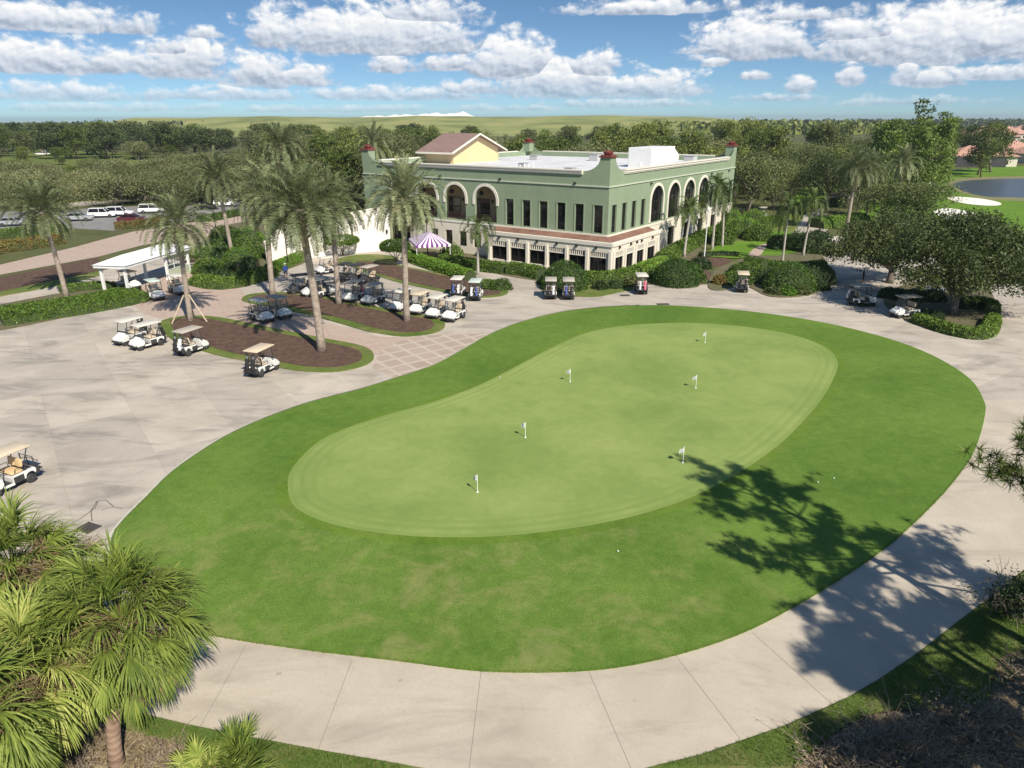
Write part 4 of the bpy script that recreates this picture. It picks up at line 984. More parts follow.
for (x, y, sx, sy, h) in [(8,10,1.2,1.2,.5),(12,20,1.6,1.0,.6),(33,20,2.2,1.6,1.0),(36,5,1.6,1.6,1.0),(30,30,1.5,1.5,.7)]:
    b = MB(); b.rbox((x, y, DK+h/2), (sx, sy, h), .05); b.box((x, y, DK+h+.04), (sx+.15, sy+.15, .06)); b.build('roof_unit', mat('grey_plant', (.45,.45,.45)) if 'grey_plant' not in bpy.data.materials else bpy.data.materials['grey_plant'], club)
b = MB()
for k in range(6): b.tube([(3+k*2.1,16+k*.7,DK-.05),(3+k*2.1,16+k*.7,11.25)], .07, 6)
b.build('vent_pipe', WHITE, club)
b = MB(); b.rbox((17,4.5,11.05),(.5,.5,.9),.03); b.build('roof_post', WHITE, club)
# left: tall white service wall
A, B_ = at(267, 262), at(391, 250)
d = (B_-A).normalized(); ang = math.atan2(d.y, d.x); ln = (B_-A).length
sw = thing('service_wall', 'long plain cream white wall with a slanted left end, left of the clubhouse', 'wall', A, ang)
b = MB(); P = [(0,0),(ln,0),(ln,5.9),(2.9,4.3),(0,2.4)]
b.profile_y(P, 0, .3); b.build('panel', mat('white_stucco', (.76,.71,.63), (.82,.78,.71), .5, .9), sw)
b = MB(); b.profile_y([(-.1,2.38),(2.85,4.3),(ln,5.9),(ln,6.05),(2.8,4.45),(-.1,2.55)], -.07, .38); b.build('coping', TRIM, sw)
wl = MB(); wl.rbox((ln-.5,-.14,2.6),(.25,.24,.5),.04); wl.build('wall_light', FRAME, sw)
# ================================================================ white pavilion
pv = thing('starter_pavilion', 'white open sided pavilion with a low hipped roof, square posts and a trellis end', 'pavilion')
c0, c1, c2, c3 = at(107,289), at(129,294), at(190,272.5), at(152,262)
cn = [Vector((c.x, c.y, 0)) for c in (c0, c1, c2, c3)]
ctr = sum(cn, Vector())/4
ux = (cn[2]-cn[1]); ux.z = 0; Lx = ux.length; ux.normalize(); uy = Vector((-ux.y, ux.x, 0)); Ly = 2.7
o = cn[1]; pv.location = o; pv.rotation_euler = (0,0,math.atan2(ux.y, ux.x)); zr = 2.75
for x, y in [(0,0),(0,Ly),(Lx*.62,0),(Lx,0),(Lx,Ly),(Lx*.62,Ly)]:
    b = MB(); b.box((x,y,1.37),(.24,.24,2.75)); b.box((x,y,.14),(.36,.36,.28)); b.box((x,y,2.6),(.34,.34,.14)); b.build('post', WHITE, pv)
b = MB(); e = .45; X0, X1, Y0, Y1 = -e, Lx+e, -e, Ly+e
b.box((Lx/2, Ly/2, zr+.12), (Lx+2*e, Ly+2*e, .3)); b.build('fascia', WHITE, pv)
b = MB(); zt = zr+.272; zh = zr+1.0; hx = 2.2
b.raw([(X0-.1,Y0-.1,zt),(X1+.1,Y0-.1,zt),(X1+.1,Y1+.1,zt),(X0-.1,Y1+.1,zt),(X0+hx,Ly/2,zh),(X1-hx,Ly/2,zh)], [(0,1,5,4),(1,2,5),(2,3,4,5),(3,0,4),(3,2,1,0)])
b.build('roof', mat('white_metal_roof', (.82,.82,.83), (.78,.78,.79), .6, .5), pv)
b = MB()
xs = [Lx*.62+.15+i*(Lx*.38-.3)/3 for i in range(4)]
for x in xs: b.box((x, 0, 1.85), (.06,.06,1.5))
for z in (1.1, 1.6, 2.1, 2.58): b.box((Lx*.81, 0, z), (Lx*.38-.24, .05, .06))
for k in range(5): b.box((Lx, .6+k*(Ly-1.2)/4, 1.85), (.06,.06,1.5))
for z in (1.1, 1.6, 2.1, 2.58): b.box((Lx, Ly/2, z), (.05, Ly-.3, .06))
b.build('trellis', WHITE, pv)
b = MB(); b.box((Lx*.81, 0, .5), (Lx*.38-.24, .2, 1.0)); b.box((Lx-.02, Ly/2, .5), (.2, Ly-.3, 1.0)); b.build('dado', mat('pale_green_panel', (.42,.48,.33), (.48,.53,.38), 3), pv)
# bench and timber box by the pavilion
b = MB(); p = at(192, 268)
b.box((0,0,.45),(1.5,.5,.06)); b.box((0,.24,.8),(1.5,.06,.4))
for x in (-.6,.6): b.box((x,0,.22),(.08,.45,.42)); b.box((x,.24,.6),(.06,.06,.5))
o = b.build('bench', WOOD); o.location = p; o.rotation_euler = (0,0,.5); tag(o, 'dark bench on the walk at the right end of the white pavilion', 'bench')
# ================================================================ striped canopy
cp = thing('striped_canopy', 'purple and white striped fabric canopy on slim posts before the clubhouse', 'canopy', at(430, 259.5), 2.5237-PI/2+.9)
PUR = mat('purple_canvas', (.17,.045,.22), rough=.8); PWH = mat('white_canvas', (.8,.78,.8), rough=.8)
b = MB(); hw, hd, ze, zp_ = 3.0, 2.2, 2.35, 3.55
def stripes(p0, p1, top, n):
    for k in range(n):
        a, c = p0.lerp(p1, k/n), p0.lerp(p1, (k+1)/n); t0, t1 = top[0].lerp(top[1], k/n), top[0].lerp(top[1], (k+1)/n); b.mat(k % 2)
        if (t0-t1).length < 1e-4: b.face(a, c, t0)
        else: b.face(a, c, t1, t0)
        b.face(a, a-Vector((0,0,.3)), c-Vector((0,0,.3)), c)
V = [Vector((-hw,-hd,ze)), Vector((hw,-hd,ze)), Vector((hw,hd,ze)), Vector((-hw,hd,ze))]; T0, T1 = Vector((-.9,0,zp_)), Vector((.9,0,zp_))
stripes(V[0], V[1], (T0, T1), 18); stripes(V[1], V[2], (T1, T1), 14); stripes(V[2], V[3], (T1, T0), 18); stripes(V[3], V[0], (T0, T0), 14)
b.build('canopy', [PUR, PWH], cp)
for x, y in ((-hw+.1,-hd+.1),(hw-.1,-hd+.1),(hw-.1,hd-.1),(-hw+.1,hd-.1),(0,-hd+.1)):
    b = MB(); b.tube([(x,y,0),(x,y,2.4)], .045, 6); b.build('post', WHITE, cp)
# patio tables under the canopy
for k, (dx, dy) in enumerate([(-1.5,.4),(1.3,-.5)]):
    b = MB(); b.lathe([(.5,.72),(.52,.75),(.5,.77)], n=16); b.tube([(0,0,0),(0,0,.73)], .05, 8); b.lathe([(.3,.02),(.28,.05)], n=12)
    o = b.build('patio_table', FRAME); o.location = at(430, 259.5)+Vector((dx,dy,.06)); tag(o, ['dark round patio table under the left half of the striped canopy','dark round patio table under the right half of the striped canopy'][k], 'table')
# ================================================================ lamp posts
def lamp(px, py, h, m, label, kind='arm'):
    t = thing('lamp_post', label, 'lamp post', at(px, py)); b = MB(); b.tube([(0,0,0),(0,0,.3),(0,0,h)], [.13,.08,.055], 8); b.build('pole', m, t)
    b = MB()
    if kind == 'arm': b.box((.0,-.35,h+.02),(.09,.9,.08)); b.rbox((0,-.75,h),(.35,.65,.16),.04)
    else: b.lathe([(.1,h),(.2,h+.05),(.24,h+.4),(.1,h+.5),(.03,h+.6)], n=10)
    b.build('lamp_head', m, t)
lamp(126, 222, 8.3, FRAME, 'tall dark shoebox lamp post at the edge of the car park')
lamp(704, 259, 6.0, WHITE, 'slim white post by the right hand wall of the clubhouse', 'top')
lamp(428, 259, 4.6, FRAME, 'black lamp post in front of the striped canopy', 'top')
lamp(288.5, 268, 4.4, FRAME, 'dark lamp post on the walk beside the cream service wall', 'top')
lamp(218, 244, 5.0, FRAME, 'thin dark lamp post at the end of the pink road', 'top')
# ================================================================ houses beyond the pond
def house(loc, rz, L, W, hw, hr, label, lanai=False, group=None):
    t = thing('house', label, 'house', loc, rz, group)
    b = MB(); b.prism([(-L/2,-W/2),(L/2,-W/2),(L/2,W/2),(-L/2,W/2)], 0, hw); w = b.build('wall', CREAM, t)
    e = .8; k = W/2+e; b = MB()
    b.raw([(-L/2-e,-W/2-e,hw),(L/2+e,-W/2-e,hw),(L/2+e,W/2+e,hw),(-L/2-e,W/2+e,hw),(-L/2-e+k,0,hw+hr),(L/2+e-k,0,hw+hr)], [(0,1,5,4),(1,2,5),(2,3,4,5),(3,0,4),(3,2,1,0)]); b.build('roof', CLAY, t)
    for x in (-L*.3, L*.05, L*.33):
        b = MB(); b.box((x,-W/2-.02,1.5),(1.6,.06,1.5)); b.build('window', GLASS, t)
    if lanai:
        b = MB(); b.box((-L*.1,-W/2-2.2,1.6),(L*.75,4.2,3.2)); b.build('screen_porch', mat('dark_screen', (.035,.035,.04), (.06,.06,.065), 2, .7), t)
def gy(px, Y): return Vector(((px-512)/FOC*Y*.94, Y, 0))
house(gy(985, 282), -.25, 22, 15, 3.6, 3.6, 'terracotta roofed house with a dark screened porch facing the pond', True)
house(gy(1016, 315), .5, 22, 15, 3.8, 4.2, 'terracotta roofed house behind and right of the screened porch house', False)
house(gy(1048, 300), .2, 20, 14, 3.6, 3.8, 'terracotta roofed house at the right edge beyond the pond', True)
r = random.Random(9)
for k in range(34): house(gy(r.uniform(972, 1120), r.uniform(560, 980)), r.uniform(-.5, .5), r.uniform(20, 30), r.uniform(14, 18), 3.8, r.uniform(3.6, 4.6), 'small far terracotta roofed house in the estate along the right horizon', False, 'far terracotta roofs in the estate on the right horizon')
# ================================================================ hedges, shrubs and trimmed trees
hedge([(0,321),(40,315),(85,308),(116,302),(131,298)], 5.6, .95, 'broad low clipped green hedge at far left between the walk and the concrete apron', 'hedge', .12, 130)
hedge([(-30,318),(-60,322)], 5.0, .9, 'low clipped hedge leaving the photo at far left', 'hedge', .12, 60)
hedge([(60,293),(95,289),(112,290)], 1.6, .7, 'narrow hedge strip behind the far left hedge, along the pale walk', 'hedge', .11, 120)
hedge([(-40,262),(0,252),(30,248),(58,243)], 3.2, 1.3, 'rust and green hedge along the pink road at far left', 'croton', .16, 70)
hedge([(-10,239),(20,236),(50,233),(62,231)], 2.6, 1.2, 'dark green hedge at the near edge of the car park, far left', 'hedge', .16, 70)
hedge([(115,229),(140,227),(164,222)], 2.6, 1.0, 'rusty green hedge in front of the parked cars', 'croton', .16, 70)
hedge([(200,222),(215,220),(238,215)], 2.4, 1.0, 'low hedge at the right end of the car park', 'hedge', .16, 70)
hedge([(95,201),(130,198),(170,194),(205,193)], 3.5, 1.2, 'long green hedge at the back of the car park', 'limehedge', .2, 40)
hedge([(200,283),(225,287),(252,281),(268,275)], 3.0, .9, 'clipped hedge along the walk in front of the cycads', 'hedge', .12, 120)
hedge([(270,273),(285,267),(303,259)], 1.6, 1.0, 'bright clipped hedge at the foot of the cream service wall', 'limehedge', .12, 140)
hedge([(408,259),(422,265),(440,271),(458,277),(470,281)], 1.7, 1.15, 'bright green clipped hedge in front of the striped canopy, above the mulch bed', 'limehedge', .12, 160)
hedge([(441,264),(460,267),(480,270),(505,273)], 1.9, 1.1, 'darker clipped hedge behind the bright one, left of the stone fronted bay', 'hedge', .12, 140)
hedge([(509,273),(525,275),(542,279)], 1.9, 1.2, 'clipped hedge along the foot of the bay, left of the round bush', 'hedge', .12, 140)
hedge([(583,283),(600,284),(618,282),(634,278)], 1.8, 1.25, 'clipped hedge below the near corner of the bay', 'hedge', .12, 140)
hedge([(636,276),(650,271),(664,266)], 1.6, 1.2, 'clipped hedge along the right hand side of the bay', 'limehedge', .12, 140)
hedge([(662,264),(675,255),(690,247),(705,238),(722,228),(735,220)], 2.4, 1.3, 'long hedge at the foot of the right hand clubhouse wall', 'hedge', .15, 90)
hedge([(744,268),(752,269),(763,271)], 1.8, 1.25, 'boxy dark hedge at the left of the planted island', 'hedge', .12, 140)
hedge([(764,268),(785,270),(808,270),(822,268)], 1.6, .9, 'low hedge across the middle of the planted island', 'hedge', .12, 130)
hedge([(819,276),(825,280),(826,285)], 1.8, 1.3, 'hedge on the drive side of the planted island', 'hedge', .12, 140)
hedge([(775,246),(790,243),(806,243),(822,240)], 2.2, 1.1, 'hedge behind the two slender palms', 'darkshrub', .14, 100)
hedge([(700,257),(720,256),(738,257)], 1.0, .5, 'dark low hedge edging the small club lawn', 'darkshrub', .12, 120)
hedge([(916,322),(935,329),(955,335),(976,338),(988,333),(992,322)], 1.3, .75, 'clipped hedge round the front of the big oak island', 'hedge', .11, 170)
hedge([(958,309),(975,307),(990,310),(991,314)], 1.3, .9, 'clipped hedge at the back right of the big oak island', 'hedge', .11, 170)
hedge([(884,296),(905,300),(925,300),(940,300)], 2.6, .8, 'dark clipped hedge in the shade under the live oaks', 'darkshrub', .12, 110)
hedge([(815,228),(832,226),(850,224),(860,222)], 3.5, 1.5, 'hedge round the foot of the drive date palm', 'limehedge', .16, 60)
hedge([(795,214),(815,208),(838,206)], 3.0, 1.6, 'dark hedge along the club lawn behind the slender palms', 'darkshrub', .18, 50)
hedge([(738,236),(755,230),(775,225)], 3.0, 1.5, 'tall hedge between the clubhouse corner and the drive', 'hedge', .16, 60)
for i, (px, py, rx, h, m, lab) in enumerate([
  (564,288,2.5,2.9,'dome','big smooth domed bush in front of the bay'),
  (676,284,2.5,2.7,'dome','large rounded bush at the right end of the bay'),
  (690,281,1.6,1.9,'hedge','rounded bush beside the large one, at the corner of the walk'),
  (660,279,1.5,1.3,'hedge','low rounded bush left of the large one at the end of the bay'),
  (700,268,1.4,1.2,'darkshrub','low dark shrub by the small mulch bed'),
  (735,283,2.0,1.1,'hedge','low spreading shrub left of the parked cart on the island'),
  (720,284,.9,.9,'croton','small rusty shrub at the left tip of the planted island'),
  (748,274,2.2,1.3,'hedge','spreading shrub behind the parked cart on the island'),
  (788,289,2.7,2.7,'dome','large dark rounded bush at the front of the planted island'),
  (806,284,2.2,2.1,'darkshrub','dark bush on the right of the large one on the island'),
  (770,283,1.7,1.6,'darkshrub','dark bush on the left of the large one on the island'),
  (817,289,1.3,1.0,'darkshrub','low dark shrub at the front right of the planted island'),
  (774,294,.9,.7,'cover','first small tufted shrub on the front rim of the island, from the left'),
  (788,295,.9,.75,'limehedge','pale small shrub in the middle of the front rim of the island'),
  (801,294,.9,.8,'cover','small shrub at the right of the front rim of the island'),
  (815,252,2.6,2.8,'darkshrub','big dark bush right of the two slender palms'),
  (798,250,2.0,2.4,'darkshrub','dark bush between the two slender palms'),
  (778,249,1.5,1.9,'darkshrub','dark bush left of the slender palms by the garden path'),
  (742,236,2.6,2.8,'limehedge','lime green bush at the right corner of the clubhouse'),
  (758,240,2.2,2.2,'hedge','green bush beside the lime one at the clubhouse corner'),
  (722,244,1.7,3.0,'hedge','upright green shrub at the end of the long wall hedge'),
  (730,232,1.9,3.4,'limehedge','tall pale green shrub against the clubhouse corner'),
  (754,226,2.4,2.6,'limehedge','lime bush behind the clubhouse corner, before the drive'),
  (500,289,1.35,1.0,'hedge','low green shrub at the right tip of the third grass bed'),
  (489,288,1.3,.9,'hedge','low spreading shrub left of the third bed tip'),
  (548,284,1.2,1.0,'darkshrub','dark shrub just left of the big domed bush'),
  (600,289,.9,.8,'cover','loose tufted shrub below the near corner of the bay'),
  (616,288,.9,.8,'darkshrub','dark tufted shrub right of the loose one below the bay'),
  (630,286,.9,.9,'cover','tufted shrub beside the cart with two white bags'),
  (452,258,1.5,1.7,'hedge','round dark bush right of the striped canopy'),
  (210,272,2.0,1.5,'hedge','broad green bush in the left planting, behind the cycads'),
  (240,262,2.2,1.8,'limehedge','light green bush in the left planting near the lamp post'),
  (225,252,2.4,1.8,'hedge','green bush at the back of the left planting'),
  (254,258,1.8,1.6,'hedge','green bush at the right of the left planting'),
  (206,256,2.0,1.3,'limehedge','lime bush at the left of the left planting'),
  (248,243,2.6,2.2,'limehedge','bright bush beyond the left planting, beside the road'),
  (225,238,2.2,1.8,'mid','dark green bush beside the pink road'),
  (862,305,.8,.7,'darkshrub','low dark shrub between the carts under the oak'),
  (905,311,1.0,.7,'cover','low shrub just behind the shaded cart under the oak'),
  (930,318,1.2,.7,'darkshrub','low dark shrub under the big oak by its hedge')]):
    bush(px, py, rx, h, lab, m, n=5200 if m == 'dome' else (1900 if rx > 1.5 else 900), size=.1 if m == 'dome' else .13)
def topiary(px, py, h, w, label):
    r = random.Random(int(px)); t = thing('clipped_tree', label, 'tree', at(px, py)); b = MB()
    for k in range(4):
        a = k*1.57+.4; b.tube([(0,0,-.05),(.15*math.cos(a),.15*math.sin(a),h*.3),(w*.3*math.cos(a),w*.3*math.sin(a),h*.66)], [.07,.055,.03], 5)
    b.build('trunk', BARK, t, True); c = MB()
    for _ in range(3000):
        d = rdir(r); q = Vector((d.x*w*.5, d.y*w*.5, h*.76+d.z*h*.24))*1.0
        if d.z < -.3: q.z = h*.66+r.uniform(-.1, .1)
        leaf(c, r, q+rdir(r)*.12, .13*r.uniform(.7, 1.3))
    c.build('crown', LF['hedge'], t)
topiary(343, 256, 2.7, 4.4, 'umbrella shaped clipped tree on the lawn strip before the white service wall')
topiary(396, 266, 3.2, 3.6, 'rounded clipped tree left of the striped canopy')
# ================================================================ golf carts
CW = mat('cart_white', (.70,.70,.68), rough=.35); CBLK = mat('cart_black', (.025,.025,.027), (.05,.05,.05), 6, .6); CDARK = mat('cart_charcoal_body', (.05,.05,.055), rough=.3)
SEAT = mat('cart_beige_seat', (.50,.41,.30), (.56,.47,.36), 8, .6); SEATTAN = mat('cart_tan_seat', (.58,.41,.21), (.64,.47,.27), 8, .6); RT = mat('roof_tan', (.62,.52,.38), rough=.45); RW = mat('roof_cream', (.62,.59,.52), rough=.5); RG = mat('roof_stone', (.44,.40,.34), rough=.55); RGR = mat('roof_green_white', (.52,.60,.54), rough=.5)
RIM = mat('wheel_rim', (.65,.65,.66), rough=.35, metal=.3); LAMP = mat('headlamp_lens', (.75,.76,.78), rough=.15)
def shield():
    m, t, b, oc = newmat('clear_windscreen'); b.inputs['Base Color'].default_value = (.35,.40,.43,1); b.inputs['Roughness'].default_value = .08
    tr = t.node('ShaderNodeBsdfTransparent'); mx = t.node('ShaderNodeMixShader'); mx.inputs[0].default_value = .16
    t.l.new(tr.outputs[0], mx.inputs[1]); t.l.new(b.outputs[0], mx.inputs[2]); t.l.new(mx.outputs[0], t.n['Material Output'].inputs[0]); return m
SHIELD = shield()
WHL = None
def wheel(parent, x, y, r_, w, rimr=.6):
    b = MB(); b.lathe([(r_*.62,-w/2),(r_*.92,-w/2),(r_,-w*.3),(r_,w*.3),(r_*.92,w/2),(r_*.62,w/2)], (0,0,0), 16, 'y'); o = b.build('wheel', CBLK, parent, True); o.location = (x, y, r_)
    c = MB(); sg = 1 if y > 0 else -1; c.lathe([(r_*.62,-w*.3),(r_*.62,w*.42),(r_*.5,w*.44),(r_*.2,w*.3),(r_*.12,w*.5)], (0,0,0), 12, 'y'); q = c.build('rim', RIM, o, True)
    if sg < 0: q.rotation_euler = (0,0,PI)
def make_cart():
    t = thing('golf_cart', None, 'golf cart')
    b = MB()
    # front cowl, swept up to the dash; rear body over the axle; sills between
    cowl = [(1.26,.36),(1.30,.48),(1.24,.62),(1.02,.76),(.62,.98),(.52,.98),(.50,.36)]
    b.profile_y(cowl, -.36, .36)
    cowl2 = [(1.12,.34),(1.18,.52),(.98,.66),(.62,.80),(.52,.80),(.50,.5),(.62,.36)]
    for s in (-1, 1): b.profile_y(cowl2, *sorted((s*.362, s*.58)))
    rear = [(.06,.34),(.08,.62),(-.04,.70),(-.78,.74),(-1.04,.72),(-1.08,.60),(-1.02,.44),(-.99,.46),(-.96,.53),(-.86,.60),(-.70,.60),(-.58,.52),(-.52,.34)]
    b.profile_y(rear, -.58, .58)
    for s in (-.55, .55): b.box((.28, s, .33), (.5, .07, .12))
    body = b.build('body', CW, t, fix=True)
    mod = body.modifiers.new('soft edges', 'BEVEL'); mod.width = .03; mod.segments = 2; mod.limit_method = 'ANGLE'
    b = MB(); b.box((.05,0,.27),(2.1,.95,.08)); b.box((.28,0,.325),(.46,1.02,.03)); b.rbox((-1.15,0,.50),(.26,1.04,.34),.04); b.box((-.2,0,.5),(.5,1.17,.3)); b.box((-.68,0,.76),(.5,.9,.06)); b.rbox((1.30,0,.36),(.12,.95,.14),.03); b.rbox((-1.22,0,.40),(.12,1.0,.16),.03); b.rbox((.60,0,1.0),(.14,1.1,.1),.03); b.build('chassis', CBLK, t)
    b = MB(); b.rbox((-.22,0,.80),(.56,1.02,.14),.05); b.build('seat', SEAT, t, True)
    b = MB(); b.rbox((-.53,-.26,1.14),(.10,.48,.42),.04,(0,-.16,0)); b.rbox((-.53,.26,1.14),(.10,.48,.42),.04,(0,-.16,0)); b.build('backrest', SEAT, t, True)
    b = MB(); b.rbox((-.12,0,1.86),(1.95,1.16,.09),.04); b.rbox((-.12,0,1.91),(1.6,.86,.05),.02); b.build('roof', RT, t, True)
    b = MB()
    for s in (-1, 1):
        b.tube([(.66,s*.52,.9),(.62,s*.52,1.05),(.44,s*.52,1.83)], .03, 6); b.tube([(-.62,s*.5,.7),(-.66,s*.5,1.2),(-.92,s*.5,1.83)], .03, 6); b.tube([(-.5,s*.56,.82),(-.46,s*.57,1.02),(-.12,s*.57,1.02),(-.06,s*.56,.84)], .018, 6)
    b.build('roof_struts', CBLK, t)
    b = MB(); b.raw([(.65,-.5,1.0),(.65,.5,1.0),(.45,.5,1.8),(.45,-.5,1.8)], [(0,1,2,3)]); b.build('windscreen', SHIELD, t)
    b = MB(); b.tube([(.58,.27,.85),(.36,.27,1.12)], .02, 6)
    c0 = Vector((.35,.27,1.13)); ax = Vector((-.63,0,.77)).normalized(); u = Vector((0,1,0)); v = ax.cross(u)
    b.tube([c0+(u*math.cos(a)+v*math.sin(a))*.18 for a in [2*PI*k/14 for k in range(15)]], .018, 6); b.build('steering_wheel', CBLK, t, True)
    for s in (-1, 1):
        b = MB(); b.rbox((1.245,s*.27,.58),(.05,.18,.07),.02,(0,-.4,0)); b.build('headlight', LAMP, t)
    b = MB(); b.box((-1.28,0,.52),(.32,.98,.04))
    for s in (-.48, 0, .48): b.tube([(-1.12,s,.55),(-1.06,s,1.25)], .028, 5)
    b.tube([(-1.06,-.5,1.25),(-1.06,.5,1.25)], .018, 5); b.tube([(-1.12,-.5,.95),(-1.3,-.5,.95),(-1.3,.5,.95),(-1.12,.5,.95)], .016, 5); b.build('bag_rack', CBLK, t)
    for x, s in ((.88,.47),(.88,-.47),(-.78,.47),(-.78,-.47)): wheel(t, x, s, .235, .2)
    return t
CART = make_cart()
def recolor(o, part, m):
    for c in kids(o):
        if c.name.split('.')[0] == part:
            c.material_slots[0].link = 'OBJECT'; c.material_slots[0].material = m
CNT = [0]
def place_cart(x, y, rz, label, roof=None, body=None, seat=None, group=None):
    if CNT[0] == 0: o = CART; o.location = (x, y, .03); o.rotation_euler = (0,0,rz); tag(o, label)
    else: o = copy_tree(CART, (x, y, .03), rz, None, label)
    CNT[0] += 1; o['group'] = 'golf carts parked about the clubhouse'; o.scale = (1.02,)*3
    PEND.append((o, roof, body, seat)); return o
PEND = []
def cart(fw, rw, label, side=1, roof=None, body=None, seat=None):
    """from the pixels of the two wheels on the camera side: front, rear"""
    f, r_ = at(*fw), at(*rw); d = f-r_; d.z = 0; d.normalize(); mid = (f+r_)/2
    n = Vector((-d.y, d.x, 0)); n = n if n.dot(mid) > 0 else -n     # away from the camera
    c = mid+n*.56-d*.05
    return place_cart(c.x, c.y, math.atan2(d.y, d.x), label, roof, body, seat)
def cart_rear(px, py, hd, label, roof=None, body=None):
    p = at(px, py); d = Vector((math.sin(hd), math.cos(hd), 0)); c = p+d*1.25
    return place_cart(c.x, c.y, math.atan2(d.y, d.x), label, roof, body)
B = []   # carts that carry golf bags: (cart, colours of the bags)
cart((2,497),(30.5,484), 'white golf cart with tan roof and tan seats, cut by the left photo edge', seat=SEATTAN)
B.append((cart((140.5,351.5),(163,345.5), 'cream roofed white cart facing lower left on the apron beside the front bed', roof=RW), ['black']))
B.append((cart((124,347),(147,340), 'white cart tucked behind the cream roofed one, farthest left on the open apron', roof=RW), ['black','black']))
B.append((cart((208,350),(188.4,357), 'stone tan roofed cart between two others along the front mulch bed', roof=RG), ['black','white']))
B.append((cart((279.5,369),(260.7,378.5), 'tan roofed cart below the tall palm, nearest the putting green'), ['black','black']))
cart((265,325),(248.8,320), 'left cart of a parked pair on the brick drive between two beds', roof=RW)
cart((283,321),(267,316.5), 'right cart of the parked pair on the brick drive between two beds', roof=RG)
cart((156,303),(145.4,297.5), 'cart with a pale green roof just outside the right side of the pavilion', roof=RGR)
cart((181.6,297),(167,292.5), 'white cart with a pale roof under the trellis of the pavilion', roof=RW)
cart((133,291.5),(119,288.5), 'cart standing under the pavilion roof behind the two front posts', roof=RG)
cart((322,275.5),(336,273.5), 'white cart at the back of the cluster, in front of the umbrella shaped tree', roof=RW)
cart((296,295),(308,293.5), 'dark cart at the left end of the cluster by the second bed', roof=CBLK, body=CDARK)
cart((310,298),(322,296.5), 'cart with its nose hidden by the tall palm trunk, in the cluster', roof=RG)
cart((334,296),(322,299), 'white nosed cart left of the middle palm trunk', roof=RG)
cart((344,283),(353,280), 'dark cart just right of the middle palm trunk, back row', roof=CBLK, body=CDARK)
cart((356,284),(365,281), 'dark cart second from the right in the back row of the cluster', roof=CBLK, body=CDARK)
cart((368,286),(378,283), 'cart at the right end of the back row of the cluster', roof=RG, body=CDARK)
B.append((cart((352.6,303.5),(363,299.8), 'white cart carrying a pink bag, front row of the cluster', roof=RG), ['pink']))
B.append((cart((371,306.5),(384,302.8), 'white cart at the right end of the front row of the cluster', roof=RG), ['white']))
B.append((cart((401.5,313),(411,309), 'first cart from the left in the row of four by the right hand palm', roof=RW), ['black']))
B.append((cart((421,316),(430,311.5), 'second cart from the left in the row of four, just right of the palm trunk', roof=RT), ['black']))
B.append((cart((438,320),(447,315.5), 'third cart from the left in the row of four', roof=RW), ['white']))
B.append((cart((454,323),(464.4,318.3), 'rightmost cart in the row of four, nearest the lawn', roof=RW), ['black']))
B.append((cart_rear(456,299, .12, 'white roofed cart seen from behind on the third bed, left of a pair', RW), ['blue','white']))
B.append((cart_rear(474,302, .12, 'green roofed cart seen from behind on the third bed, right of a pair', RGR), ['white','blue']))
B.append((cart_rear(550.6,300.5, .05, 'cart seen from behind below the big domed bush, left of a pair', RG), ['black','white']))
B.append((cart_rear(568.5,300.8, .05, 'cart seen from behind below the big domed bush, right of a pair', RG), ['blue','black']))
B.append((cart_rear(642,295.5, .05, 'cart with two big pale bags seen from behind at the right end of the bay', RW, CDARK), ['white','pink']))
B.append((cart_rear(742,293.5, .25, 'cart seen from behind at the edge of the planted island', RT), ['black','black']))
cart((833,254.5),(822.5,253.5), 'small looking white cart on the drive behind the planted island', roof=RW)
B.append((cart((873,306.5),(855,306.5), 'white cart at the edge of the oak shade, left of the other shaded one', roof=RG), ['white','black']))
cart((900,319),(916,318), 'white cart deep in the shade under the big oak, behind its front hedge', roof=RG)
cart((932,298),(946,294), 'pale roofed cart half hidden by the oak trunk', roof=RW)
B.append((cart_rear(761,219, .5, 'cart seen from behind far up the drive beyond the clubhouse corner', RG), ['black','black']))
bpy.context.view_layer.update()
for o, roof, body, seat in PEND:
    if roof: recolor(o, 'roof', roof)
    if body: recolor(o, 'body', body)
    if seat: recolor(o, 'seat', seat); recolor(o, 'backrest', seat)
# golf bags stand on the racks: each a thing of its own
BAGC = dict(black=mat('bag_black', (.02,.02,.022), rough=.6), white=mat('bag_white', (.72,.72,.72), rough=.6), blue=mat('bag_blue', (.06,.09,.28), rough=.6), pink=mat('bag_pink', (.75,.16,.26), rough=.6))
STEEL = mat('club_steel', (.55,.55,.57), rough=.3, metal=.8)
def make_bag():
    t = thing('golf_bag', None, 'golf bag'); b = MB()
    b.lathe([(.02,0),(.12,0),(.135,.04),(.125,.3),(.12,.6),(.14,.8),(.15,.86),(.12,.86),(.11,.84),(.02,.83)], n=12); o = b.build('bag', BAGC['black'], t, True)
    p = MB(); p.rbox((-.13,0,.35),(.1,.16,.34),.03); p.rbox((-.12,0,.66),(.07,.14,.14),.03); p.build('pocket', BAGC['black'], t)
    c = MB(); r = random.Random(4)
    for k in range(9):
        a = k*2.4; q = .03+.05*r.random(); x, y = q*math.cos(a), q*math.sin(a); h = r.uniform(1.0, 1.18)
        c.tube([(x*.5,y*.5,.6),(x*1.2,y*1.2,h)], .008, 4); c.rbox((x*1.2+.03,y*1.2,h),(.09,.04,.05),.012)
    c.build('clubs', STEEL, t)
    d = MB()
    for k in range(3): a = k*2.1+.5; d.lathe([(.02,1.0),(.045,1.1),(.05,1.18),(.02,1.24)], (.07*math.cos(a),.07*math.sin(a),0), 8)
    d.build('head_covers', BAGC['black'], t); return t
BAG = make_bag(); nb = 0; bp = []
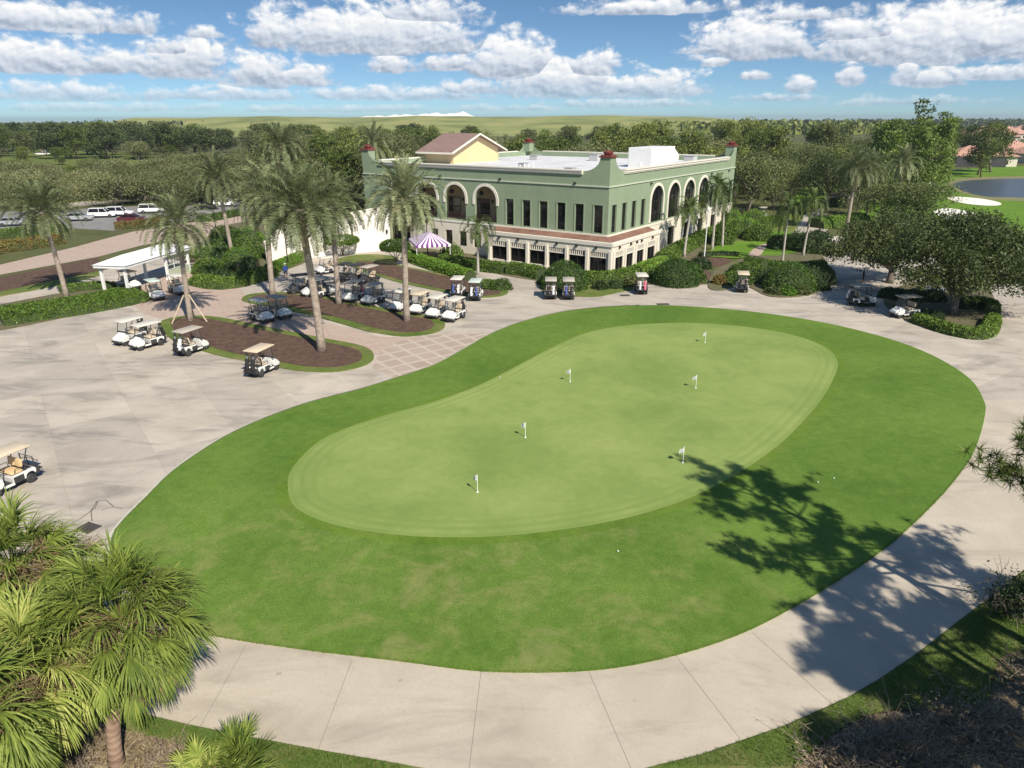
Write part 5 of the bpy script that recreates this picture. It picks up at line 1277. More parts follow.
for c, cols in B:
    for j, col in enumerate(cols):
        off = [(-.0)] if len(cols) == 1 else [.25, -.25]
        y = off[j] if len(cols) > 1 else .22
        M4 = Matrix.Translation(c.location) @ Euler((0,0,c.rotation_euler.z)).to_matrix().to_4x4()
        p = M4 @ Vector((-1.31, y, .58)); lab = '%s golf bag strapped on the %s of the %s' % (col, 'rack' if len(cols) == 1 else ('left of the rack' if y > 0 else 'right of the rack'), c['label'])
        w = lab.split()
        if len(w) > 16: lab = ' '.join(w[:16])
        if nb == 0: o = BAG; o.location = p
        else: o = copy_tree(BAG, p)
        o.rotation_euler = (0,.2,c.rotation_euler.z); o.scale = (.98,)*3; nb += 1; bp.append((o, col, c, j, len(cols)))
bpy.context.view_layer.update()
SHORT = {}
SH = ['cream roofed cart facing lower left on the apron','cart farthest left on the apron','stone tan roofed cart beside the front bed','tan roofed cart nearest the putting green','front row cart of the cluster with a pink load','cart at the right end of the cluster front row','first cart in the row of four','second cart in the row of four','third cart in the row of four','rightmost cart in the row of four','white roofed cart on the third bed','green roofed cart on the third bed','left cart below the big domed bush','right cart below the big domed bush','dark cart at the right end of the bay','cart at the edge of the planted island','white cart at the edge of the oak shade','cart far up the drive']
SN = {c.name: SH[i] for i, (c, _) in enumerate(B)}
for o, col, c, j, n in bp:
    recolor(o, 'bag', BAGC[col]); recolor(o, 'pocket', BAGC[col])
    o['label'] = '%s golf bag %son the %s' % (col, '' if n == 1 else ('at left ' if j == 0 else 'at right '), SN[c.name])
    o['group'] = 'golf bags on the carts'
# ================================================================ parked cars
def make_car(suv):
    t = thing('parked_car', None, 'car'); h = 1.72 if suv else 1.45
    b = MB(); low = [(2.3,.42),(2.36,.62),(2.2,.82),(1.1,.98),(-1.75,1.02) if not suv else (-2.2,1.05),(-2.3,.95),(-2.36,.6),(-2.3,.35),(2.2,.3)]
    b.profile_y(low, -.9, .9); b.build('body', CW, t, fix=True).modifiers.new('soft edges', 'BEVEL').width = .06
    top = [(1.05,.99),(.35,h-.06),(-.1,h),(-1.1,h-.03),(-1.85,1.02)] if not suv else [(1.1,.99),(.5,h-.06),(0,h),(-1.9,h-.04),(-2.2,1.05)]
    b = MB(); n = len(top)
    for s in (-1, 1): b.raw([(x, s*(.86 if z < 1.1 else .70), z) for x, z in top], [tuple(range(n))])
    for i in range(n-1):
        if not (i in (1, 2)): (x0, z0), (x1, z1) = top[i], top[i+1]; y0, y1 = [.86 if z < 1.1 else .70 for z in (z0, z1)]; b.face((x0,-y0,z0),(x0,y0,z0),(x1,y1,z1),(x1,-y1,z1))
    b.build('windows', GLASS, t)
    b = MB(); b.rbox(((top[1][0]+top[3][0])/2, 0, h-.02), (top[1][0]-top[3][0]+.1, 1.42, .08), .03)
    for s in (-1, 1):
        for (x0, z0), (x1, z1) in ((top[0], top[1]), (top[3], top[4]), ((-.3, 1.0), (-.35, h-.04))): b.tube([(x0, s*(.87 if z0 < 1.1 else .71), z0), (x1, s*(.71), z1) if z1 > 1.1 else (x1, s*.87, z1)], .045, 5)
    b.build('roof', CW, t)
    for s in (-1, 1):
        b = MB(); b.rbox((2.28, s*.62, .72), (.12,.36,.14), .03); b.build('headlight', LAMP, t); b = MB(); b.rbox((-2.3, s*.7, .85), (.1,.25,.2), .03); b.build('tail_light', mat('tail_red', (.4,.02,.02), rough=.3) if 'tail_red' not in bpy.data.materials else bpy.data.materials['tail_red'], t)
    for x in (1.42, -1.4):
        for s in (-.82, .82): wheel(t, x, s, .34, .24)
    return t
CARS = [make_car(False), make_car(True)]; CUSE = [0, 0]; PC = []
SILVER = mat('car_silver', (.50,.51,.53), rough=.25, metal=.4); MAROON = mat('car_maroon', (.09,.02,.03), rough=.25); BLACKC = mat('car_black', (.02,.02,.022), rough=.2); CARW = mat('car_white', (.8,.8,.8), rough=.25)
for px, py, k, rz, m, lab in [(79,221,0,.25,SILVER,'silver saloon at the left of the parked row'),(103,217.5,1,.25,CARW,'white estate car parked right of the silver saloon'),(120,216,1,.22,CARW,'second white car in the row, just left of the shoebox lamp post'),
   (133,222.5,0,.2,MAROON,'dark maroon car partly behind the rusty hedge'),(152,213,1,.35,CARW,'white sports utility car parked alone right of the lamp post'),(207,209.5,0,.1,BLACKC,'dark car parked behind the propped palm crown'),(226,206.5,1,.2,CARW,'white car at the right end of the car park'),
   (14,226,0,.3,SILVER,'silver car near the left edge, under the leaning palm crown'),(45,223,0,.3,SILVER,'grey car half hidden by the leaning palm crown'),(168,212,0,.3,BLACKC,'black car behind the white sports utility car')]:
    p = at(px, py)
    if CUSE[k] == 0: o = CARS[k]; o.location = p; o.rotation_euler = (0,0,rz); tag(o, lab)
    else: o = copy_tree(CARS[k], p, rz, None, lab)
    CUSE[k] = 1; o['group'] = 'cars in the car park at left'; PC.append((o, m)); o.location.z = .035
bpy.context.view_layer.update()
for o, m in PC: recolor(o, 'body', m); recolor(o, 'roof', m)
# ================================================================ putting green flags, drains, small things
FLAG = mat('flag_white', (.85,.85,.85), rough=.7)
for k, (px, py, lab) in enumerate([(477.5,492,'white practice flag nearest the camera on the putting green'),(525.3,437.5,'white practice flag left of the middle of the putting green'),(570,381.8,'white practice flag on the far left shoulder of the putting green'),(695.7,388,'white practice flag right of the middle of the putting green'),(682.8,462.7,'white practice flag closest to the pine shadow'),(705,342.5,'white practice flag farthest from the camera on the putting green')]):
    t = thing('practice_flag', lab, 'flag', at(px, py, .09), 0, 'practice flags on the putting green')
    b = MB(); b.tube([(0,0,-.1),(0,0,.95)], .016, 6); b.lathe([(.02,0),(.06,.0),(.055,.02),(.02,.03)], n=10); b.build('stick', FLAG, t)
    b = MB(); a = 2.6+k*.25; P = []
    for i in range(6):
        u = i/5; q = Vector((math.cos(a), math.sin(a), 0))*(.26*u)+Vector((-math.sin(a), math.cos(a), 0))*.05*math.sin(u*5)
        P.append((q+Vector((0,0,.93-.10*u-.06*u*u)), q+Vector((0,0,.93-.30+.02*u-.1*u*u))))
    for (p0, p1), (q0, q1) in zip(P, P[1:]): b.face(p0, q0, q1, p1); b.face(p0+Vector((0,0,.0)), p1, q1, q0)
    b.build('flag', FLAG, t)
IRON = mat('drain_iron', (.07,.065,.06), (.12,.11,.10), 8, .7, .3)
def drain(px, py, w, l, rz, label):
    t = thing('drain_grate', label, 'drain', at(px, py, .026), rz); b = MB()
    for y in (-l/2, l/2): b.box((0,y,.015),(w+.08,.06,.04))
    for x in (-w/2, w/2): b.box((x,0,.015),(.06,l,.04))
    b.build('frame', IRON, t); b = MB(); n = 11
    for k in range(n): b.box((-w/2+w*(k+.5)/n,0,.012),(w/n*.55,l-.07,.03))
    b.box((0,0,.003),(w,l,.006)); b.build('grate', IRON, t)
_a, _b, _c, _d = at(73.8,530.2), at(89,522), at(102.7,526.2), at(87.9,534.2)
drain(88.3,528.1, ((_b-_a).length+(_c-_d).length)/2-.1, ((_c-_b).length+(_d-_a).length)/2-.1, math.atan2((_b-_a).y, (_b-_a).x), 'rusty square drain grate in the concrete beside the lawn at left')
drain(663,304.3, 1.1,.5, .0, 'dark drain grate in the concrete above the top edge of the lawn')
drain(625,295.5, .9,.5, .1, 'small dark drain cover near the cart with two pale bags')
for k, (px, py, lab) in enumerate([(618,551,'white golf ball lying on the near lawn below the green'),(500,377,'white golf ball on the far collar of the green'),(834,478,'white ball on the lawn beside the tree shadow'),(818,482,'second white ball left of the one beside the tree shadow')]):
    b = MB(); b.lathe([(.001,-.035),(.022,-.028),(.035,0),(.022,.028),(.001,.035)], n=10); o = b.build('golf_ball', FLAG, smooth=True); o.location = at(px, py, .12); tag(o, lab, 'golf ball')
# ================================================================ people
SKIN = mat('skin', (.45,.27,.18), rough=.6); HAIR = mat('dark_hair', (.03,.02,.015), rough=.7)
def person(px, py, rz, shirt, short, label, h=1.75, stride=.25, arm=.3):
    t = thing('person', label, 'person', at(px, py, .03), rz); s = h/1.75
    V_ = [(0,0,.95),(0,0,1.15),(0,0,1.38),(0,0,1.5),(.02,0,1.62)]; Rr = [.15,.14,.16,.06,.10]; E = [(0,1),(1,2),(2,3),(3,4)]
    def add(p, r_, par): V_.append(p); Rr.append(r_); E.append((par, len(V_)-1)); return len(V_)-1
    add((.03,0,1.70), .095, 4)
    for sg, st in ((1, stride), (-1, -stride)):
        a = add((.02,sg*.1,.88), .105, 0); k = add((st*.55+.05,sg*.11,.50), .075, a); f = add((st,sg*.11,.09), .05, k); add((st+.16,sg*.12,.04), .045, f)
        a = add((0,sg*.2,1.40), .07, 2); e = add((-st*arm,sg*.25,1.12), .048, a); w = add((-st*arm+.14,sg*.24,.90), .038, e); add((-st*arm+.2,sg*.23,.82), .036, w)
    me = bpy.data.meshes.new('body'); me.from_pydata([tuple(c*s for c in v) for v in V_], E, []); o = bpy.data.objects.new('body', me); COL.objects.link(o); o.parent = t
    o.modifiers.new('skin', 'SKIN')
    for i, v in enumerate(me.skin_vertices[0].data): v.radius = (Rr[i]*s*.9, Rr[i]*s)
    me.skin_vertices[0].data[0].use_root = True
    sb = o.modifiers.new('round', 'SUBSURF'); sb.levels = 2; sb.render_levels = 2
    m, tt, b, oc = newmat('clothed_skin'); sep = tt.node('ShaderNodeSeparateXYZ'); tt.l.new(oc, sep.inputs[0])
    col = tt.ramp(sep.outputs[2], (0, (.6,.6,.6,1)), (.07, tuple(SKIN.node_tree.nodes['Principled BSDF'].inputs[0].default_value)), (.27, tuple(short)+(1,)), (.525, tuple(shirt)+(1,)), (.80, (.45,.27,.18,1)))
    rp = [n for n in tt.n if n.type == 'VALTORGB'][0]; rp.color_ramp.interpolation = 'CONSTANT'
    mr = tt.node('ShaderNodeMapRange'); mr.inputs[2].default_value = 1.85*s; tt.l.new(sep.outputs[2], mr.inputs[0]); tt.l.new(mr.outputs[0], rp.inputs[0])
    tt.l.new(col, b.inputs['Base Color']); b.inputs['Roughness'].default_value = .8; me.materials.append(m)
    b = MB(); b.lathe([(.02,1.80),(.08,1.79),(.11,1.73),(.115,1.68),(.10,1.66)], (.02,0,0), 12)
    for i, v in enumerate(b.v): b.v[i] = tuple(c*s for c in v)
    b.rbox((.15*s,0,1.70*s),(.14,.16,.015),.005); b.build('cap', FLAG, t, True)
person(286.5,279, 2.0, (.04,.10,.42), (.03,.03,.05), 'person in a blue shirt and dark shorts walking beside the cream service wall')
person(862,284, -.4, (.03,.03,.035), (.05,.05,.06), 'person in dark clothes standing by the carts at the edge of the oak shade', stride=.1)
# ================================================================ foreground cabbage palms
def fan_leaf(b, r, o, az, el, pet, R_, nseg=26, droop=.55, spread=2.3):
    d = Vector((math.cos(az)*math.cos(el), math.sin(az)*math.cos(el), math.sin(el))); side = Vector((-math.sin(az), math.cos(az), 0))
    m1 = Vector(o)+d*pet*.55; d2 = (d+Vector((0,0,-.28))).normalized(); hub = m1+d2*pet*.45
    b.tube([o, m1, hub], [.028,.02,.014], 4, False)
    up = side.cross(d2).normalized(); up = up if up.z > 0 else -up
    tw = r.uniform(-.5, .5); side2 = (side*math.cos(tw)+up*math.sin(tw)).normalized(); up2 = side2.cross(d2).normalized(); up2 = up2 if up2.z > 0 else -up2
    for k in range(nseg):
        a = -spread/2*1.05+spread*1.05*k/(nseg-1)+r.uniform(-.03, .03); ln = R_*(1-.22*abs(a)/(spread/2))*r.uniform(.85, 1.05)
        # costapalmate: middle segments start further out and the blade arches down
        hb = hub+d2*(.25*R_*math.cos(a)**2 if abs(a) < 1.2 else 0)
        dr = (d2*math.cos(a)+side2*math.sin(a)+up2*(.42*abs(math.sin(a))+r.gauss(0, .13))).normalized(); nr = up2
        ac = dr.cross(nr).normalized(); P = [hb]; q = hb.copy(); dd = dr.copy(); n = 4
        for i in range(n):
            dd = (dd+Vector((0,0,-droop*(.10+.42*((i+1)/n)**2)*r.uniform(.7, 1.3)))).normalized(); q = q+dd*ln/n; P.append(q.copy())
        W = [.011,.026,.024,.014,.002]; k0 = len(b.v)
        for i, p in enumerate(P):
            b.v += [tuple(p-ac*W[i]-nr*W[i]*.4), tuple(p), tuple(p+ac*W[i]-nr*W[i]*.4)]
        for i in range(n):
            s0 = k0+i*3
            b.f += [(s0, s0+1, s0+4, s0+3), (s0+1, s0+2, s0+5, s0+4)]; b.m += [b.cur, b.cur]
def fan_palm(seed, loc, h, lean, R_, n, label, old=14, pet=1.0, tr=.19, low=-55):
    r = random.Random(seed); t = thing('cabbage_palm', label, 'palm tree', loc)
    b = MB(); C_ = trunk_curve(h, lean); b.tube(C_, [tr*1.35]+[tr]*8+[tr*1.1], 12); top = C_[-1]
    for i in range(60):
        a = i*2.4; z = -1.6*(1-i/60); q = top+Vector((math.cos(a)*tr, math.sin(a)*tr, z)); b.tube([q, q+Vector((math.cos(a)*.22, math.sin(a)*.22, .3))], [.06,.03], 4)
    b.build('trunk', SABALBARK, t, True)
    f = MB()
    for i in range(n):
        u = (i+.5)/n; el = math.radians(82+(low-82)*u**.9+r.uniform(-8, 8)); az = i*2.39996+r.uniform(-.25, .25)
        fan_leaf(f, r, top+Vector((math.cos(az)*.1, math.sin(az)*.1, .2-.5*u)), az, el, pet*r.uniform(.75, 1.15), R_*r.uniform(.85, 1.1), 28, 1.0+.6*u)
    f.build('crown', LF['fan'], t)
    g = MB()
    for i in range(old):
        az = r.uniform(0, 6.28); fan_leaf(g, r, top+Vector((math.cos(az)*.12, math.sin(az)*.12, -.35)), az, math.radians(r.uniform(-75, -25)), pet*.8, R_*.85, 22, 1.1)
    for i in range(80):   # spent flower stalks
        az = r.uniform(0, 6.28); d = Vector((math.cos(az), math.sin(az), r.uniform(.1, .8))); q = top+Vector((0,0,.1)); P = [q, q+d*.9, q+d*1.5+Vector((0,0,-.4))]; g.tube(P, [.012,.01,.006], 3, False)
        for k in range(12): s_ = P[1].lerp(P[2], k/12); g.tube([s_, s_+rdir(r)*.32+Vector((0,0,-.14))], [.007,.003], 3, False)
    g.build('dead_fronds', LF['fanold'], t)
    return t
def above(px, py, z, dz=0):   # point of the given height seen at that pixel
    d = ray(px, py); t_ = (z-H)/d.z; return Vector((d.x*t_, d.y*t_, z))
def fp(seed, px, py, z, R_, n, label, base=None, **k):
    c = above(px, py, z); bx = c.copy(); bx.z = 0
    if base: bx = at(*base)
    return fan_palm(seed, bx, z, (c.x-bx.x, c.y-bx.y), R_, n, label, **k)
fp(1, 122, 622, 4.3, 1.2, 84, 'cabbage palm with the fullest crown, over the left end of the cart path', base=(117,764), pet=1.1)
fp(2, 14, 572, 4.6, 1.12, 70, 'cabbage palm at the left edge whose crown overlaps the concrete apron', pet=1.0, old=18)
fp(3, 38, 668, 3.9, 1.12, 74, 'cabbage palm in the lower left corner, leaning over the leaf litter', base=(48,757), pet=.95, old=20)
fp(4, -34, 725, 4.2, 1.12, 60, 'cabbage palm cut by the lower left edge of the photo', pet=.95)
fp(5, 60, 575, 3.0, 1.0, 30, 'small cabbage palm between the two taller ones at left', pet=.75, old=14)
# saw palmettos on the ground
def palmetto(seed, px, py, R_, n, label, m='fan', h=.3, z=.05):
    r = random.Random(seed); t = thing('saw_palmetto', label, 'palmetto', at(px, py, z)); f = MB()
    for i in range(n):
        u = (i+.5)/n; az = i*2.39996; fan_leaf(f, r, Vector((r.uniform(-.25,.25), r.uniform(-.25,.25), h*r.random())), az, math.radians(80-70*u), .55*r.uniform(.7, 1.2), R_*r.uniform(.8, 1.1), 18, .25)
    f.build('fronds', LF[m], t); s_ = MB(); s_.tube([(0,0,-.05),(.1,.05,h)], [.12,.09], 8); s_.build('stem', SABALBARK, t)
palmetto(11, 236, 774, .75, 22, 'saw palmetto with stiff pale fans at the bottom edge, left of the path')
palmetto(12, 205, 790, .6, 14, 'small saw palmetto left of the stiff pale one at the bottom edge')
palmetto(16, 20, 770, .7, 16, 'saw palmetto in the lower left corner under the cabbage palms')
# dry brush
TWIG = mat('dry_twigs', (.16,.12,.09), (.33,.27,.21), 5, .9)
def brush(seed, px, py, w, h, n, label, leafm=None, nl=0):
    r = random.Random(seed); t = thing('dry_brush', label, 'brush', at(px, py, .05)); b = MB()
    for i in range(n):
        p = Vector((r.gauss(0, w*.35), r.gauss(0, w*.3), 0)); d = (rdir(r)+Vector((0,0,.35))).normalized(); d.z = abs(d.z)*h/w*1.4; l = w*r.uniform(.2, .6)
        q = p+d*l+Vector((0,0,.03)); e = q+(d+rdir(r)*.8)*l*.5; e.z = max(.03, e.z); b.tube([p, q, e], [.014,.009,.004], 3, False)
        for k in range(3): s_ = p.lerp(e, r.uniform(.3, 1)); e2 = s_+rdir(r)*l*.35; e2.z = max(.02, e2.z); b.tube([s_, e2], [.006,.003], 3, False)
    b.build('twigs', TWIG, t)
    if leafm:
        c = MB()
        for i in range(nl): leaf(c, r, Vector((r.gauss(0, w*.36), r.gauss(0, w*.3), abs(r.gauss(0, h*.45)))), .05*r.uniform(.6, 1.5))
        c.build('leaves', LF[leafm], t)
brush(21, 905, 760, 1.9, .55, 220, 'heap of dry grey brush in the lower right corner, nearest the path', 'dead', 900)
brush(22, 965, 725, 1.8, .5, 200, 'heap of dry brush below the bare patch at lower right', 'dead', 900)
brush(23, 840, 768, 1.3, .4, 120, 'low scatter of dry twigs at the bottom edge right of the path', 'dead', 500)
brush(24, 1025, 610, 1.5, 1.2, 190, 'twiggy dark shrub at the right edge of the photo beside the path', 'darkshrub', 5200)
brush(25, 1060, 690, 1.8, .8, 150, 'dry brush beyond the right edge of the photo', 'dead', 600)
brush(26, 170, 760, 1.0, .25, 90, 'scatter of dry fallen fronds and twigs below the fullest cabbage palm', 'dead', 500)
brush(27, 75, 760, 1.1, .3, 110, 'dry litter heap between the trunks in the lower left corner', 'dead', 500)
# scattered litter: bits of bark and straw on the bare ground
r = random.Random(77); b = MB()
for P, n in ((pts((20,705),(90,722),(140,735),(200,752),(240,778),(200,800),(20,800)), 2600), (pts((770,800),(800,768),(842,732),(882,715),(930,713),(985,707),(1000,665),(1060,640),(1150,700),(1000,820)), 4200)):
    xs = [p.x for p in P]; ys = [p.y for p in P]; k = 0
    while k < n:
        q = Vector((r.uniform(min(xs), max(xs)), r.uniform(min(ys), max(ys)), .062))
        if not inpoly(q, P): continue
        k += 1; a = r.uniform(0, PI); l = r.uniform(.03, .14); w = r.uniform(.006, .02); d = Vector((math.cos(a), math.sin(a), r.uniform(-.1, .25)))*l; nn = Vector((-math.sin(a), math.cos(a), 0))*w
        b.face(q-d-nn, q+d-nn, q+d+nn, q-d+nn)
o = b.build('ground_litter', LF['dead']); tag(o, 'bits of bark, straw and dead leaves strewn over the bare ground', 'litter', kind='stuff')
# tufts of longer grass along the near edges of the path
r = random.Random(78); b = MB()
def tufts(P, n):
    xs = [p.x for p in P]; ys = [p.y for p in P]; k = 0
    while k < n:
        q = Vector((r.uniform(min(xs), max(xs)), r.uniform(min(ys), max(ys)), .04))
        if not inpoly(q, P): continue
        k += 1
        for _ in range(3):
            a = r.uniform(0, 6.28); hh = r.uniform(.03, .09); d = Vector((math.cos(a)*hh*.7, math.sin(a)*hh*.7, hh)); w = Vector((-math.sin(a), math.cos(a), 0))*.007
            b.face(q-w, q+w, q+d)
tufts(pts((655,767),(700,756),(784,727),(847,699),(878,681),(915,656),(955,625),(1002,589),(1045,580),(1040,660),(985,705),(930,708),(880,712),(840,730),(800,768)), 15000)
tufts(pts((128,713),(190,727),(250,739),(330,754),(400,766),(400,780),(330,775),(250,764),(205,755),(170,744),(135,728)), 6000)
E0 = [p for p in lawn if p.y < 27 and p.x > -12]
for p in E0:
    for _ in range(0): pass
for a_, c_ in zip(lawn, lawn[1:]+lawn[:1]):
    if max(a_.y, c_.y) > 34: continue
    L_ = (c_-a_).length; nn = Vector((c_.y-a_.y, a_.x-c_.x)).normalized()
    for _ in range(int(L_*230)):
        q2 = a_.lerp(c_, r.random())+nn*r.gauss(-.03, .035); an = r.uniform(0, 6.28); hh = r.uniform(.02, .06); w = Vector((-math.sin(an), math.cos(an), 0))*.008; q = Vector((q2.x, q2.y, .06)); d = Vector((nn.x*.04+math.cos(an)*hh*.6, nn.y*.04+math.sin(an)*hh*.6, hh))
        b.face(q-w, q+w, q+d)
o = b.build('grass', LF['hedge']); tag(o, 'blades of rough grass along the near edges of the path', 'grass', kind='stuff')
# ================================================================ pines beside the path (mostly outside the frame; their shade falls on the lawn)
def pine(seed, loc, h, crown_r, z0, label, lean=(0,0), n=24, tips=()):
    r = random.Random(seed); t = thing('slash_pine', label, 'tree', loc); b = MB(); C_ = trunk_curve(h, lean, 9)
    b.tube(C_, [.26,.22,.2,.185,.17,.15,.13,.10,.07,.03], 10)
    f = MB()
    def tuft(p, s):
        for _ in range(34):
            d = (rdir(r)+Vector((0,0,.25))).normalized()*s*r.uniform(.7, 1.1); w = d.cross(rdir(r)).normalized()*.011; k0 = len(f.v)
            f.v += [tuple(p-w), tuple(p+w), tuple(p+d+w*.3), tuple(p+d-w*.3)]; f.f.append((k0,k0+1,k0+2,k0+3)); f.m.append(0)
    ends = []
    for i in range(n):
        u = (i+.5)/n; z = z0+(h-z0)*u; x = z/h*9; j = min(int(x), 8); o = C_[j].lerp(C_[j+1], x-j); az = i*2.4+r.uniform(-.5, .5)
        R_ = crown_r*(1.0-.62*u)*r.uniform(.55, 1.12); ends.append((o, o+Vector((math.cos(az)*R_, math.sin(az)*R_, R_*r.uniform(.05, .4)))))
    for e in tips:
        e = Vector(e)-Vector(loc); z = max(z0, e.z-.8); x = z/h*9; j = min(int(x), 8); ends.append((C_[j].lerp(C_[j+1], x-j), e))
    ends.append((C_[-2], C_[-1]))
    for o, e in ends:
        m_ = o.lerp(e, .5)+Vector((0,0,-.12*(e-o).length)); L_ = (e-o).length; b.tube([o, m_, e], [.065,.045,.015], 5)
        for k in range(5+int(L_*2)):
            s_ = m_.lerp(e, r.uniform(.15, 1.0)); e2 = s_+Vector((r.gauss(0, .5), r.gauss(0, .5), r.gauss(.15, .22)))*(.55+.1*L_); b.tube([s_, e2], [.02,.008], 3, False)
            for q in range(6): tuft(s_.lerp(e2, .3+.16*q)+rdir(r)*.22, .3)
    b.build('trunk', PINEBARK, t, True); f.build('crown', LF['pine'], t); return t
pine(1, (19.3,17.0,0), 15.6, 4.7, 6.3, 'tall pine just outside the right edge, its branch tips showing beside the path', (-.3,.3), 30, [(13.5,17.4,7.9),(13.6,17.4,8.9)])
pine(2, (18.0,13.2,0), 10.6, 3.2, 4.2, 'shorter pine outside the right edge that shades the bend of the path', (.2,.2), 9)
pine(7, (22.5,15.0,0), 11.5, 3.4, 5.0, 'pine beyond the right edge that shades the path where it turns', (.2,.2), 16)
pine(3, (17.6,8.8,0), 12.5, 3.6, 4.5, 'pine behind the camera that shades the lower right corner', (.3,0), 22)
pine(4, (14.2,7.4,0), 9.0, 3.0, 3.5, 'small pine behind the camera beside the lower right brush', (.3,0), 18)
pine(5, (20.0,10.5,0), 13.0, 4.0, 4.5, 'pine far right of the camera that shades the right edge of the path', (.2,.2), 22)
pine(6, (19.4,5.2,0), 15.5, 4.2, 6.0, 'tall pine behind the camera shading the dry brush', (-.2,.2), 22)
# ================================================================ air
hz_ = bpy.data.materials.new('air'); hz_.use_nodes = True; tn = NT(hz_.node_tree); tn.n.remove(tn.n['Principled BSDF'])
pv_ = tn.node('ShaderNodeVolumePrincipled'); pv_.inputs['Color'].default_value = (.80,.88,1,1); pv_.inputs['Density'].default_value = HAZE; pv_.inputs['Anisotropy'].default_value = .3
tn.l.new(pv_.outputs[0], tn.n['Material Output'].inputs['Volume'])
b = MB(); b.box((0, 2800, 17), (10200, 6600, 36)); o = b.build('haze', hz_); tag(o, 'thin pale haze in the air over the golf course', 'haze', kind='stuff')
# ================================================================ sky, sun, camera
SUN_EL, SUN_AZ = math.radians(42.5), math.atan2(.5, -.866)     # azimuth from +Y towards +X
W = bpy.data.worlds.new('World'); S.world = W; W.use_nodes = True
W.cycles.sampling_method = 'MANUAL'; W.cycles.sample_map_resolution = 256
t = NT(W.node_tree); bg = t.n['Background']
tc = t.node('ShaderNodeTexCoord').outputs['Generated']
sky = t.node('ShaderNodeTexSky'); sky.sky_type = 'NISHITA'; sky.sun_disc = False; sky.sun_elevation = SUN_EL; sky.sun_rotation = SUN_AZ; sky.altitude = 20; sky.air_density = 1.0; sky.dust_density = .6; sky.ozone_density = 2.2
sep = t.node('ShaderNodeSeparateXYZ'); t.l.new(tc, sep.inputs[0]); X, Y, Z = sep.outputs
# clear air: the low band of sky is read a little higher up so that it keeps its blue
cmb = t.node('ShaderNodeCombineXYZ'); t.l.new(X, cmb.inputs[0]); t.l.new(Y, cmb.inputs[1]); t.l.new(t.math('ADD', t.math('MULTIPLY', Z, 1.9), .05), cmb.inputs[2])
t.l.new(cmb.outputs[0], sky.inputs[0])
DEG = 180/PI
az = t.math('MULTIPLY', t.math('ARCTAN2', X, Y), DEG); el = t.math('MULTIPLY', t.math('ARCSINE', Z), DEG)
uvw = t.node('ShaderNodeCombineXYZ'); t.l.new(az, uvw.inputs[0]); t.l.new(t.math('MULTIPLY', el, 1.5), uvw.inputs[1])
P0 = uvw.outputs[0]
def shift(v, d):
    nd = t.node('ShaderNodeVectorMath', operation='ADD'); t.l.new(v, nd.inputs[0]); nd.inputs[1].default_value = d; return nd.outputs[0]
def billow(v):
    a = t.noise(v, .5, 8, .57, .3)
    vo = t.node('ShaderNodeTexVoronoi', feature='F1'); vo.inputs['Scale'].default_value = 1.05; vo.inputs['Detail'].default_value = 3; vo.inputs['Roughness'].default_value = .55; vo.normalize = True
    t.l.new(v, vo.inputs['Vector'])
    return t.math('SUBTRACT', t.math('MULTIPLY', a, 1.5), t.math('MULTIPLY', vo.outputs['Distance'], .7))
n0 = billow(P0); n1 = billow(shift(P0, (.2, .34, 0)))
n0 = t.math('SUBTRACT', n0, .5); n1 = t.math('SUBTRACT', n1, .5)
def dirof(px, py):
    d = ray(px, py).normalized(); return math.degrees(math.atan2(d.x, d.y)), math.degrees(math.asin(d.z))
CL = [ # cx, base y, half width, height, weight  (photo pixels)
 (55,27,100,26,1),(40,68,110,30,1),(130,66,40,16,1),(187,72,44,40,1),(172,52,26,16,1),(205,36,26,12,.9),(262,82,36,36,1),(305,82,36,22,1),(368,46,112,42,1.15),(420,18,60,22,1),(392,70,34,18,.9),(447,68,34,18,.9),(512,72,42,40,1.1),(475,92,40,16,.9),(560,92,60,34,1.1),(592,72,36,26,1),(640,94,70,24,1),(690,92,34,14,.9),
 (752,52,60,38,1.15),(700,52,30,10,.9),(650,12,90,14,1),(718,64,16,12,1),(850,80,15,26,1.05),(800,90,16,18,.9),(757,78,20,10,.8),(905,80,15,26,1.05),(935,84,40,20,.9),(985,78,70,14,.9),(930,54,120,50,1.15),(1000,50,80,40,1.1),(860,36,70,20,1),(800,18,60,12,.9),
 (60,98,130,18,.85),(230,98,110,14,.8),(110,110,160,11,.72),(400,98,120,14,.85),(620,106,120,11,.75),(900,104,160,11,.62),(330,111,160,9,.7),(520,110,120,9,.6),(780,100,90,9,.6),(-60,60,80,40,1),(1130,60,90,50,1)]
F = None; HV = None
for cx, by, rx, hh, wt in CL:
    a0, e0 = dirof(cx, by); ax_ = dirof(cx+rx, by)[0]-a0; eh = dirof(cx, by-hh)[1]-e0
    du = t.math('DIVIDE', t.math('SUBTRACT', az, a0), ax_); dv = t.math('DIVIDE', t.math('SUBTRACT', el, e0), eh)
    dn = t.math('MAXIMUM', dv, t.math('MULTIPLY', dv, -4.5))
    f = t.math('SUBTRACT', wt, t.math('SQRT', t.math('ADD', t.math('MULTIPLY', du, du), t.math('MULTIPLY', dn, dn))))
    if F is None: F, HV = f, dv
    else:
        g = t.math('GREATER_THAN', f, F)
        HV = t.math('ADD', HV, t.math('MULTIPLY', g, t.math('SUBTRACT', dv, HV))); F = t.math('MAXIMUM', F, f)
